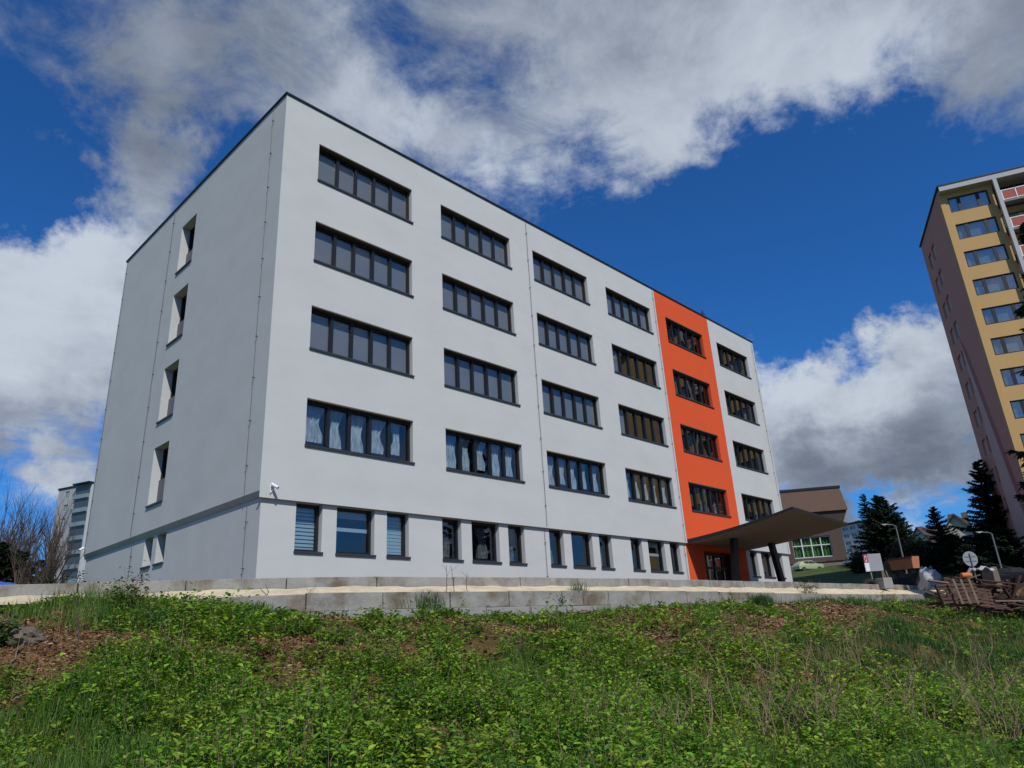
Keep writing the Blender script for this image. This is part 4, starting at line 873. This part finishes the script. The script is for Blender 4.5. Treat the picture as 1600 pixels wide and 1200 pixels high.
# white bulk bag: crumpled sack with lifting loops
a_ = P(1456, 921, 34); r0 = empty('bulk_bag', a_, az, 'slumped white bulk bag with lifting loops at the end of the kerb', 'bag'); q = MB(); n_, m_ = 24, 14; g_ = random.Random(5)
for j in range(m_+1):
    t_ = j/m_
    for i in range(n_):
        th = 2*math.pi*i/n_; sq = 1/max(abs(math.cos(th)), abs(math.sin(th)))**.6; rr = (.40-.06*t_+.05*math.sin(th*3+t_*5)+.03*math.sin(th*7-t_*9)-.22*max(0, t_-.75))*sq; q.v.append((rr*math.cos(th), rr*math.sin(th), t_*(.78+.16*math.cos(th+2.4)+.05*math.sin(th*5))))
for j in range(m_):
    for i in range(n_): q.f.append((j*n_+i, j*n_+(i+1) % n_, (j+1)*n_+(i+1) % n_, (j+1)*n_+i))
q.f.append(tuple(m_*n_+i for i in range(n_))); q.build('sack', M['bag'], r0, smooth=True)
for k, (x, s_) in enumerate(((-.2, 1), (.2, 1))): MB().path([(x-.08, 0, .75), (x-.06, 0, .98), (x+.02, 0, 1.02), (x+.07, 0, .72)], .02, 5).build('loop', M['bag'], r0)
# pallets and timber
def pallet(name='wooden_pallet'):
    r0 = empty(name, (0, 0, 0)); 
    for k in range(6): MB().box(-.6, .6, -.4+k*.15, -.4+k*.15+.10, .122, .144).build('deck_board', M['rust_wood'], r0)
    for x in (-.55, 0, .55): MB().box(x-.05, x+.05, -.4, .45, .022, .12).build('stringer', M['wood_dark'], r0)
    for y_ in (-.38, 0, .38): MB().box(-.6, .6, y_-.05, y_+.05, 0, .02).build('bottom_board', M['rust_wood'], r0)
    return r0
pal = pallet(); PG_ = 'wooden pallets in the timber pile'
PLs = [((1490, 948, 27.0), (R_(74), 0, az+.1), 'weathered pallet standing on edge, leftmost of the timber pile'),
       ((1511, 949, 26.0), (R_(74), R_(0), az+.05), 'weathered pallet standing on edge in the middle of the timber pile'),
       ((1530, 953, 26.8), (R_(66), R_(12), az-.15), 'pallet slumped over, right of the middle of the timber pile'),
       ((1556, 960, 27.5), (R_(35), R_(6), az+.3), 'dark pallet leaning low at the right of the timber pile'),
       ((1587, 958, 29.0), (R_(14), R_(-4), az-.2), 'pallet lying nearly flat at the right edge'),
       ((1500, 936, 28.6), (R_(84), R_(3), az), 'pallet standing at the back left of the timber pile')]
for i, (pp, ro, lb) in enumerate(PLs):
    o = pal if i == 0 else copy_tree(pal); a_ = P(*pp); o.location = tuple(a_+np.array([0, 0, .42*abs(math.sin(ro[0]))])); o.rotation_euler = ro; tag(o, lb, 'pallet', PG_); o.scale = (.82, .82, .9)
# pale battens crossing the front pallets
BG = 'pale battens leaning on the pallets'
for k, (xa, xb, lb) in enumerate(((1489, 1505, 'first'), (1501, 1517, 'second'), (1514, 1529, 'third'))):
    a_, b_ = P(xa, 905, 25.3), P(xb, 944, 24.9); v0 = b_-a_; o = MB().tube((0, 0, 0), tuple(v0), .035, n=4).build('wooden_batten', M['old_wood']); o.location = tuple(a_)
    tag(o, ['leftmost', 'middle', 'rightmost'][k]+' of the three pale battens leaning on the front pallets', 'batten', BG)
a_ = P(1508, 930, 25.4); o = MB().box(-.62, .62, -.03, .03, -.06, .06).build('crossboard', M['rust_wood']); o.location = tuple(a_); o.rotation_euler = (0, R_(3), az); tag(o, 'rusty brown board lying across the three pale battens', 'board')
SBL = [('loose board lying on top of the timber pile' if k < 5 else 'loose board low in the timber pile')+', '+q_ for k, q_ in enumerate(['pale and highest', 'dark brown, left', 'rusty, left of the drum', 'pale, beside the white sheet', 'dark brown, by the white sheet', 'rusty, nearest the pallets', 'pale, in the middle', 'dark brown, at the right', 'rusty, at the right edge'])]
g_ = random.Random(3)
for k in range(9):
    px = 1475+g_.uniform(0, 75) if k < 5 else 1545+g_.uniform(0, 60); py = (905+g_.uniform(0, 8)) if k < 5 else 935+g_.uniform(0, 14); a_ = P(px, py, 27.5+g_.uniform(-.6, .8)); L_ = g_.uniform(.5, 1.1)
    o = MB().box(-L_, L_, -.06, .06, -.02, .02).build('scrap_board', [M['old_wood'], M['wood_dark'], M['rust_wood']][k % 3]); o.location = tuple(a_); o.rotation_euler = (g_.uniform(-.3, .3), g_.uniform(-.25, .25), az+g_.uniform(-.6, .6)); tag(o, SBL[k], 'board', 'loose boards of the timber pile')
# dark heap of timber and rubble behind the pallets
r0 = None; a_ = P(1535, 945, 28.8); q = MB(); g_ = random.Random(8)
for k in range(46):
    c = Vector((g_.uniform(-1.5, 1.9), g_.uniform(-.5, .6), g_.uniform(0, .9))); c.z *= max(.25, 1-abs(c.x)/2.3); L_ = g_.uniform(.3, .9); d = Vector((g_.uniform(-1, 1), g_.uniform(-1, 1), g_.uniform(-.6, .6))).normalized()*L_; q.tube(c-d, c+d, g_.uniform(.03, .09), n=4)
q = q.build('timber_heap', M['wood_dark']); q.location = tuple(a_); q.rotation_euler = (0, 0, az); tag(q, 'tangled heap of dark rotten timber behind the pallets', 'timber', kind='stuff')
a_ = P(1510, 899, 27.2); r0 = empty('orange_barrel', a_, az, 'orange plastic drum lying on top of the pallets', 'drum'); r0.scale = (.75,)*3; MB().tube((-.25, 0, 0), (.2, 0, 0), .13, n=18).build('drum', M['orange_bright'], r0); MB().tube((.202, 0, 0), (.26, 0, 0), .10, .08, n=14).build('lid', M['old_wood'], r0)
a_ = P(1530, 893, 27.4); q = MB(); n_ = 10
for i in range(n_+1):
    for j in range(5): q.v.append((-.35+.75*i/n_, -.3+.15*j, .06*math.sin(i*1.3+j)+.05*math.sin(j*2.1)+.10*math.sin(math.pi*i/n_)))
for i in range(n_):
    for j in range(4): q.f.append((i*5+j, (i+1)*5+j, (i+1)*5+j+1, i*5+j+1))
o = q.build('white_sheet', M['bag'], smooth=True); o.location = tuple(a_); o.rotation_euler = (0, 0, az); tag(o, 'crumpled white sheet lying on top of the timber pile', 'sheet'); s_ = o.modifiers.new('solid', 'SOLIDIFY'); s_.thickness = .02
tilted_box('stone_slab', 1555, 925, 886, 28.6, .35, .5, M['brown_low'], 'upright brown stone block at the right of the timber pile', 'block', .3, .05)
tilted_box('white_post', 1573, 926, 911, 30, .22, .2, M['concrete_pale'], 'short pale post right of the timber pile', 'post', .3, .02)
# blue tarpaulin behind the left kerb
a_ = P(-14, 934, 20); q = MB(); n_ = 16
for i in range(n_+1):
    for j in range(7): u, v_ = i/n_*2-1, j/6*2-1; q.v.append((u*.95, v_*.7, .42*max(0, 1-u*u)**.5*max(0, 1-v_*v_)**.35+.015*math.sin(i*2+j*3)))
for i in range(n_):
    for j in range(6): q.f.append((i*7+j, (i+1)*7+j, (i+1)*7+j+1, i*7+j+1))
o = q.build('blue_tarpaulin', M['blue_tarp'], smooth=True); o.location = tuple(a_); o.rotation_euler = (0, 0, az); s_ = o.modifiers.new('solid', 'SOLIDIFY'); s_.thickness = .02; tag(o, 'bright blue tarpaulin over a heap behind the left end of the kerb', 'tarpaulin')

# ------------------------------------------------------------------ plants on the bank
def visible_pts(n, g_, smin=1.1, smax=11.5, dmax=45, power=1.0):
    """random spots on the bank in front of the kerb inside the view's wedge"""
    out_ = []; tot_ = 0
    while tot_ < n:
        D_ = 5.2*(dmax/5.2)**(g_.random(60000)**power); px = g_.uniform(-140, 1740, 60000)
        az_ = YAW+np.arctan((px-800)/FPX); Rr = D_/np.cos(az_-YAW); x = CAM[0]+np.sin(az_)*Rr; y = CAM[1]+np.cos(az_)*Rr; s_ = s_of(x, y); ok = (s_ > smin) & (s_ < smax); out_.append(np.stack([x[ok], y[ok], D_[ok]], -1)); tot_ += int(ok.sum())
    return np.concatenate(out_)[:n]
g_ = np.random.default_rng(21)
def weeds(n, seed, hrange, lrange, nl, colA, colB, name, label, thr, smin=1.15, bright=None):
    g_ = np.random.default_rng(seed); p = visible_pts(n, g_, smin); b_ = bare(p[:, 0], p[:, 1]); right = sm((p[:, 0]-10)/14)
    clump = fbm(p[:, 0], p[:, 1], seed+50, 3, 2.2); keep = (b_+g_.normal(size=n)*.16 < thr) & (g_.random(n) > .90-.90*sm(clump*1.8+.95)) & (g_.random(n) > right*.6) & (g_.random(n) > meadow(p[:, 0], p[:, 1])*(p[:, 2] > 9)*.93); p = p[keep]; clump = clump[keep]; n = len(p); z = gz(p[:, 0], p[:, 1])
    fars = np.clip(p[:, 2]/9, 1, 2.6); hh = g_.uniform(*hrange, n)*(.62+.75*clump.clip(-.8, 1))*(.30+.70*sm((s_of(p[:, 0], p[:, 1])-1.0)/3.0)); segs = []
    k = np.maximum(4, (nl*g_.uniform(.6, 1.3, n)/fars).astype(int)); idx = np.repeat(np.arange(n), k); N_ = len(idx); t_ = g_.uniform(.15, 1.0, N_)
    lean = g_.normal(size=(n, 2))*.18; base = np.stack([p[:, 0], p[:, 1], z], -1); st = base[idx]+np.stack([lean[idx, 0]*hh[idx]*t_, lean[idx, 1]*hh[idx]*t_, hh[idx]*t_], -1)
    th = g_.uniform(0, 6.283, N_); el = g_.uniform(-.25, .75, N_); d = np.stack([np.cos(th)*np.cos(el), np.sin(th)*np.cos(el), np.sin(el)], -1); pet = g_.uniform(.01, .11, N_)*(1.15-t_)*2; pos = st+d*pet[:, None]*np.array([1, 1, .5])
    ln = g_.uniform(*lrange, N_)*(1.15-.35*t_)*fars[idx]**.75; nr = unit(N_, g_)*.45+np.array([0, 0, 1.]); V, F_ = leaves(pos, d, nr, ln, ln*g_.uniform(.32, .68, N_), .22)
    mixc = np.clip(.5+.35*g_.normal(size=(n, 1))+.25*clump[:, None], 0, 1); c = (np.array(colA)*(1-mixc)+np.array(colB)*mixc)[idx]*g_.uniform(.65, 1.35, (N_, 1)); c[:, 0] *= g_.uniform(.85, 1.3, N_)
    o = npmesh(name, V, F_, M['leaf'], None, col=np.repeat(c, 6, 0)); tag(o, label, name.replace('_', ' '), kind='stuff')
    return base, hh, lean
base, hh, lean = weeds(26000, 31, (.18, .60), (.042, .092), 17, (.045, .145, .014), (.21, .37, .028), 'weeds', 'leafy green weeds and raspberry shoots covering the bank', .10, 1.7)
weeds(9000, 33, (.04, .16), (.028, .055), 9, (.06, .15, .018), (.17, .26, .028), 'ground_cover', 'low creeping leaves close to the soil of the bank', .32)
weeds(1700, 35, (.25, .62), (.045, .085), 24, (.13, .25, .02), (.27, .35, .03), 'tall_weeds', 'taller bright yellow green shoots in loose clumps on the bank', -.05, 2.6)
# stalks of the weeds
k = np.arange(0, len(base), 2); b3 = base[k]; top = b3+np.stack([lean[k, 0]*hh[k], lean[k, 1]*hh[k], hh[k]], -1); V, F_ = tubes(np.concatenate([b3, top, np.full((len(k), 1), .0035), np.full((len(k), 1), .002)], 1), 3)
tag(npmesh('weed_stalks', V, F_, M['twig']), 'thin brown stalks of the weeds', 'stalks', kind='stuff')
def blades(p, hh, wd, seed, colA, colB, bend=.5):
    g_ = np.random.default_rng(seed); n = len(p); th = g_.uniform(0, 6.283, n); d = np.stack([np.cos(th), np.sin(th), np.zeros(n)], -1); sd = np.stack([-np.sin(th), np.cos(th), np.zeros(n)], -1); b_ = (bend*g_.uniform(.2, 1.2, n)*hh)[:, None]; up = np.array([0, 0, 1.]); w_ = wd[:, None]; H_ = hh[:, None]
    p1 = p+up*H_*.45+d*b_*.18; p2 = p+up*H_*.82+d*b_*.55; p3 = p+up*H_*.98+d*b_
    V = np.stack([p-sd*w_, p+sd*w_, p1+sd*w_*.85, p1-sd*w_*.85, p2+sd*w_*.5, p2-sd*w_*.5, p3+sd*w_*.06, p3-sd*w_*.06], 1).reshape(-1, 3); B_ = np.arange(n)[:, None]*8
    F_ = np.concatenate([B_+np.array([[0, 1, 2, 3]]), B_+np.array([[3, 2, 4, 5]]), B_+np.array([[5, 4, 6, 7]])], 0); mx_ = g_.random((n, 1)); c = (np.array(colA)*(1-mx_)+np.array(colB)*mx_)*g_.uniform(.7, 1.3, (n, 1)); return V, F_, np.repeat(c, 8, 0)
def grass(n, seed, hr, name, label, where, colA, colB, tuft=16, rad=.07, bend=.5, wid=.0035):
    g_ = np.random.default_rng(seed); p = visible_pts(n, g_, 1.08); p = p[where(p[:, 0], p[:, 1], p[:, 2], s_of(p[:, 0], p[:, 1]), g_)]; n = len(p); idx = np.repeat(np.arange(n), tuft); f_ = np.clip(p[:, 2]/10, 1, 2.6)
    xy = p[idx, :2]+g_.normal(size=(len(idx), 2))*rad*f_[idx, None]**.5; q_ = np.stack([xy[:, 0], xy[:, 1], gz(xy[:, 0], xy[:, 1])-.01], -1); hh = g_.uniform(*hr, n)[idx]*g_.uniform(.6, 1.1, len(idx)); V, F_, c = blades(q_, hh, wid*f_[idx], seed+1, colA, colB, bend)
    tag(npmesh(name, V, F_, M['grassblade'], None, col=c), label, 'grass', kind='stuff')
# fringe of grass at the foot of the wall, tall tufts, and the meadow on the right
grass(9000, 41, (.06, .18), 'wall_grass', 'tall green grass along the foot of the concrete wall', lambda x, y, D_, s_, g: (s_ < 2.3+.5*np.sin(x*.9)) & (fbm(x, y, 71, 3, 1.3) > -.35-.4*(x > 8)), (.04, .125, .018), (.09, .19, .03), 14)
grass(15000, 43, (.12, .30), 'meadow_grass', 'deep green meadow grass at the right of the bank', lambda x, y, D_, s_, g: (g.random(len(x)) < np.maximum(sm((x+y*.15-6)/11), meadow(x, y))) & (bare(x, y) < .45), (.025, .08, .014), (.05, .12, .02), 13, .10)
grass(9500, 45, (.18, .42), 'tuft_grass', 'long soft grass tufts between the weeds near the viewer', lambda x, y, D_, s_, g: (fbm(x, y, 73, 3, 1.0) > np.where(D_ < 8, .0, .45)), (.06, .15, .02), (.14, .23, .035), 22, .06, .7, .0028)
grass(2400, 47, (.15, .42), 'dry_grass', 'straw coloured dry grass stalks among the weeds', lambda x, y, D_, s_, g: (g.random(len(x)) < .55), (.22, .16, .08), (.30, .24, .13), 4, .08, .8, .0022)
# litter: dry leaves and bark on the bare soil
g_ = np.random.default_rng(51); p = visible_pts(150000, g_, 1.1); bb_ = bare(p[:, 0], p[:, 1]); p = p[(bb_ > -.35)][:70000]; n = len(p); pos = np.stack([p[:, 0], p[:, 1], gz(p[:, 0], p[:, 1])+g_.uniform(.0, .03, n)], -1); th = g_.uniform(0, 6.283, n); ln = g_.uniform(.02, .075, n)*np.clip(p[:, 2]/10, 1, 2.4)
d = np.stack([np.cos(th), np.sin(th), g_.uniform(-.3, .5, n)], -1); V, F_ = leaves(pos, d, unit(n, g_)*.6+np.array([0, 0, 1.]), ln, ln*g_.uniform(.2, .6, n), .15); ca, cb = np.array([.15, .078, .038]), np.array([.44, .28, .16]); mx_ = g_.random((n, 1))**1.6; c = ca*(1-mx_)+cb*mx_
tag(npmesh('leaf_litter', V, F_, M['litter'], None, col=np.repeat(c, 6, 0)), 'dry brown leaves and bark scraps on the bare soil', 'litter', kind='stuff')
# clods
g_ = np.random.default_rng(52); p = visible_pts(30000, g_, 1.1); p = p[bare(p[:, 0], p[:, 1]) > .1][:6000]; n = len(p); r_ = g_.uniform(.008, .035, n)*np.clip(p[:, 2]/11, 1, 2); cen = np.stack([p[:, 0], p[:, 1], gz(p[:, 0], p[:, 1])], -1)
oc = np.array([[1, 0, 0], [-1, 0, 0], [0, 1, 0], [0, -1, 0], [0, 0, .8], [0, 0, -.8]]); V = (cen[:, None]+oc[None]*r_[:, None, None]*g_.uniform(.6, 1.4, (n, 6, 1))).reshape(-1, 3); T_ = np.array([[0, 2, 4], [2, 1, 4], [1, 3, 4], [3, 0, 4], [2, 0, 5], [1, 2, 5], [3, 1, 5], [0, 3, 5]]); F_ = (np.arange(n)[:, None, None]*6+T_[None]).reshape(-1, 3)
c = np.repeat(np.array([.13, .075, .042])*g_.uniform(.6, 1.9, (n, 1)), 6, 0); tag(npmesh('clods', V, F_, M['litter'], None, col=c), 'clods and small stones on the bare soil', 'soil clods', kind='stuff')

# individual plants ---------------------------------------------------
def on_ground(px, py):   # where the view ray through the pixel meets the bank
    d = ray(px, py); lo = 3.0
    for k in range(1, 1600):
        t_ = 3+k*.03; q_ = CAM+d*t_
        if q_[2] < gz(q_[0], q_[1]) : return np.array([q_[0], q_[1], float(gz(q_[0], q_[1]))])
    return q_
def leafy_bush(px, py, h, r_, seed, label, colA, colB, n_=500, ls=.06, group='leafy bushes on the bank'):
    c = on_ground(px, py); g_ = np.random.default_rng(seed); r0 = empty('leafy_bush', c, 0, label, 'bush', group); segs = []; pos = []
    for k in range(18):
        th = g_.uniform(0, 6.28); rr = r_*g_.uniform(.15, 1); e_ = np.array([rr*math.cos(th), rr*math.sin(th), h*g_.uniform(.45, 1)]); p_ = np.zeros(3); p_[2] = -.03
        for i in range(4): q_ = e_*((i+1)/4)+g_.normal(size=3)*.02; segs.append([*p_, *q_, .006-.001*i, .005-.001*i]); m_ = n_//72+1; pos.append(p_+(q_-p_)*g_.random((m_, 1))+g_.normal(size=(m_, 3))*.05*(1+i*.3)); p_ = q_
    V, F_ = tubes(segs, 4); npmesh('stems', V, F_, M['twig'], r0); pos = np.concatenate(pos); pos[:, 2] = np.abs(pos[:, 2]); N_ = len(pos); s_ = g_.uniform(.6, 1.3, N_)*ls; d = unit(N_, g_); d[:, 2] *= .5
    V, F_ = leaves(pos, d, unit(N_, g_)*.5+np.array([0, 0, 1]), s_, s_*.6, .2); mx_ = g_.random((N_, 1)); cc_ = (np.array(colA)*(1-mx_)+np.array(colB)*mx_); npmesh('foliage', V, F_, M['leaf'], r0, col=np.repeat(cc_, 6, 0))
leafy_bush(186, 958, .55, .34, 1, 'bright green feathery bush rising over the kerb at left', (.06, .14, .015), (.14, .22, .03), 900, .05)
leafy_bush(205, 957, .72, .20, 2, 'darker twiggy sapling beside the bright feathery bush', (.03, .07, .02), (.06, .10, .03), 260, .055)
leafy_bush(1266, 940, .75, .55, 3, 'small dark bush in front of the wall below the end of the white building', (.03, .06, .02), (.06, .10, .025), 420, .07)
leafy_bush(2, 1010, .3, .2, 4, 'clump of broad green leaves at the left edge beside the rock', (.03, .09, .02), (.06, .14, .03), 420, .08)
leafy_bush(255, 985, .3, .45, 5, 'mound of fresh green leaves on the upper bank at left', (.05, .14, .03), (.09, .20, .04), 800, .065)
leafy_bush(870, 955, .32, .4, 6, 'round green leafy mound below the middle of the wall', (.05, .12, .02), (.10, .17, .03), 600, .06)
def grass_clump(px, py, h, r_, seed, label, n_=320):
    c = on_ground(px, py); g_ = np.random.default_rng(seed); p_ = np.stack([g_.normal(size=n_)*r_*.5, g_.normal(size=n_)*r_*.5, np.full(n_, -.02)], -1); V, F_, cc_ = blades(p_, g_.uniform(.6, 1.1, n_)*h, np.full(n_, .0055), seed, (.03, .10, .02), (.07, .15, .035), .6); o = npmesh('grass_clump', V, F_, M['grassblade'], None, col=cc_); o.location = tuple(c); tag(o, label, 'grass clump', 'grass clumps on the bank')
grass_clump(385, 965, .3, .42, 1, 'dense tall grass clump at the left foot of the wall', 700)
grass_clump(905, 950, .62, .2, 2, 'spiky upright grass clump standing against the wall in the middle', 260)
grass_clump(660, 958, .45, .45, 3, 'broad grass clump under the thin bare saplings', 600)
grass_clump(1400, 990, .5, .5, 4, 'rounded grass clump on the brown soil at right', 500)
grass_clump(1190, 948, .4, .35, 5, 'broad tuft of grass in front of the wall below the entrance', 700)
def sapling(px, pyb, pyt, seed, label, tw_=3, lean=0):
    c = on_ground(px, pyb); D_ = (c-CAM)@np.array([math.sin(YAW), math.cos(YAW), 0]); tp = P(px+lean, pyt, D_); g_ = np.random.default_rng(seed); v_ = tp-c; pts = [v_*k/8+(g_.normal(size=3)*.012 if k else 0) for k in range(9)]; segs = [[*pts[k], *pts[k+1], .012-.0009*k, .0112-.0009*k] for k in range(8)]
    for k in range(tw_): i = g_.integers(2, 8); a_ = g_.uniform(0, 6.28); segs.append([*pts[i], *(pts[i]+np.array([math.cos(a_)*.16, math.sin(a_)*.16, .15])), .004, .002])
    V, F_ = tubes(segs, 5); o = npmesh('bare_sapling', V, F_, M['bark']); o.location = tuple(c); tag(o, label, 'sapling', 'thin bare saplings in front of the wall')
sapling(698, 960, 884, 1, 'thin straight bare sapling, left one of the crossing pair', 2, 0)
sapling(716, 960, 884, 2, 'thin slanting bare sapling, right one of the crossing pair', 3, -12)
sapling(728, 960, 895, 3, 'thin bare sapling just right of the crossing pair', 4, 1)
sapling(415, 955, 918, 4, 'short bare sapling in front of the wall near the grass clump', 5, 3)
sapling(482, 962, 920, 5, 'short bare sapling in front of the left end of the wall', 5, 3)
sapling(122, 1010, 935, 6, 'thin bare sapling at the left on the bank', 5, 2)
def twig_shrub(px, py, h, r_, seed, label, n_=9):
    c = on_ground(px, py); g_ = np.random.default_rng(seed); segs = []
    def gr(p_, d, L_, rr, lv):
        for i in range(4):
            d = d+g_.normal(size=3)*.13; d /= np.linalg.norm(d); q_ = p_+d*L_/4; segs.append([*p_, *q_, rr*(1-.15*i), rr*(1-.15*(i+1))]); p_ = q_
            if lv < 2 and g_.random() < .75: a_ = g_.uniform(0, 6.28); gr(p_, d*.65+np.array([math.cos(a_), math.sin(a_), .3])*.5, L_*.45, rr*.55, lv+1)
    for k in range(n_): a_ = g_.uniform(0, 6.28); rr = r_*g_.random(); gr(np.array([rr*math.cos(a_), rr*math.sin(a_), -.03]), np.array([math.cos(a_)*.2, math.sin(a_)*.2, 1]), h*g_.uniform(.6, 1.15), .0085, 0)
    V, F_ = tubes(segs, 4); o = npmesh('bare_shrub', V, F_, M['twig']); o.location = tuple(c); tag(o, label, 'shrub', 'bare twiggy shrubs at the lower right')
TS = [(1170, 1150, 1.0, .35, 'bare twig shrub at the left of the lower right thicket', 9), (1290, 1165, .95, .35, 'tall bare twig shrub standing in the middle of the lower right thicket', 9), (1330, 1060, .95, .3, 'forked bare shrub standing out against the green meadow', 6), (1430, 1160, .9, .4, 'bare twig shrub low in the right thicket, left of the corner', 10), (1545, 1120, .95, .4, 'bare twig shrub at the right edge above the corner', 9), (1060, 1175, .6, .35, 'low brown twig shrub at the bottom, left end of the thicket', 9), (1580, 1190, .8, .4, 'dense bare twigs in the lower right corner', 12), (960, 1150, .5, .3, 'short brown twigs between green weeds near the bottom centre', 7), (1220, 1190, .6, .3, 'short dense brown twigs at the bottom edge', 10), (1370, 1195, .55, .35, 'bristly brown twigs at the bottom edge right of the middle of the thicket', 10)]
for i, (px, py, h, r_, lb, n_) in enumerate(TS): twig_shrub(px, py, h, r_, 80+i, lb, n_)
# rock
c = on_ground(36, 1004); q = MB(); g_ = random.Random(2); n_, m_ = 26, 14
for j in range(m_+1):
    for i in range(n_):
        t_, u = math.pi*j/m_, 2*math.pi*i/n_; k = 1+.12*math.sin(3*u+t_*4)*math.sin(t_)+.08*math.sin(5*u-t_*7)*math.sin(t_)+g_.uniform(-.06, .06); q.v.append((.24*k*math.sin(t_)*math.cos(u), .18*k*math.sin(t_)*math.sin(u), .15*k*math.cos(t_)+.05))
for j in range(m_):
    for i in range(n_): q.f.append((j*n_+i, j*n_+(i+1) % n_, (j+1)*n_+(i+1) % n_, (j+1)*n_+i))
o = q.build('rock', M['rock'], smooth=False); o.location = tuple(c); o.rotation_euler = (0, 0, az); tag(o, 'grey brown rock lying on the bare soil at the left edge', 'rock')
# sticks
for k, (xa, ya, xb, yb, lb) in enumerate(((10, 1052, 40, 1012, 'pale dead stick leaning below the rock'), (140, 1068, 185, 1008, 'brown dead branch lying on the slope at left'), (1555, 1030, 1530, 1018, 'pale stick lying in the grass at right'))):
    a_, b_ = on_ground(xa, ya), on_ground(xb, yb); a_[2] += .05; b_[2] += .10; g_ = np.random.default_rng(k); pts = [a_+(b_-a_)*i/6+g_.normal(size=3)*.015-a_ for i in range(7)]; V, F_ = tubes([[*pts[i], *pts[i+1], .014-.0015*i, .0125-.0015*i] for i in range(6)], 6); o = npmesh('dead_stick', V, F_, M['bark_pale'] if k != 1 else M['twig'], smooth=True); o.location = tuple(a_); tag(o, lb, 'stick', 'dead sticks on the bank')
# dandelions
DP = [(829, 958), (841, 953), (848, 956), (1262, 962), (1278, 968), (1272, 961), (1380, 985), (1584, 973)]
fl = None
for i, (px, py) in enumerate(DP):
    c = on_ground(px, py+3)
    if fl is None:
        fl = empty('dandelion', (0, 0, 0)); MB().tube((0, 0, 0), (0, 0, .2), .003, n=5).build('stem', M['leafstem'] if 'leafstem' in M else mat('leafstem', (.08, .14, .03)), fl)
        q = MB()
        for k in range(18):
            a_ = k*2.4; t_ = .3+.7*(k % 3)/2; q.quad((0, 0, .2), (.026*math.cos(a_-.2), .026*math.sin(a_-.2), .2+.012*t_), (.03*math.cos(a_), .03*math.sin(a_), .205+.008*t_), (.026*math.cos(a_+.2), .026*math.sin(a_+.2), .2+.012*t_))
        q.build('flower_head', mat('dandelion_yellow', (.75, .48, .02), .7), fl); o = fl
    else: o = copy_tree(fl)
    o.location = tuple(c); D_ = np.linalg.norm(c-CAM); o.scale = (1.2,)*3 if D_ < 14 else (1.6,)*3
    tag(o, 'yellow dandelion, '+['left one of three below the middle of the wall', 'middle one of three below the middle of the wall', 'right one of three below the middle of the wall', 'in the grass left of the small dark bush', 'nearest flower below the small dark bush', 'in the grass just under the small dark bush', 'on the brown soil at the right', 'by the timber pile at the right edge'][i], 'flower', 'dandelions on the bank')
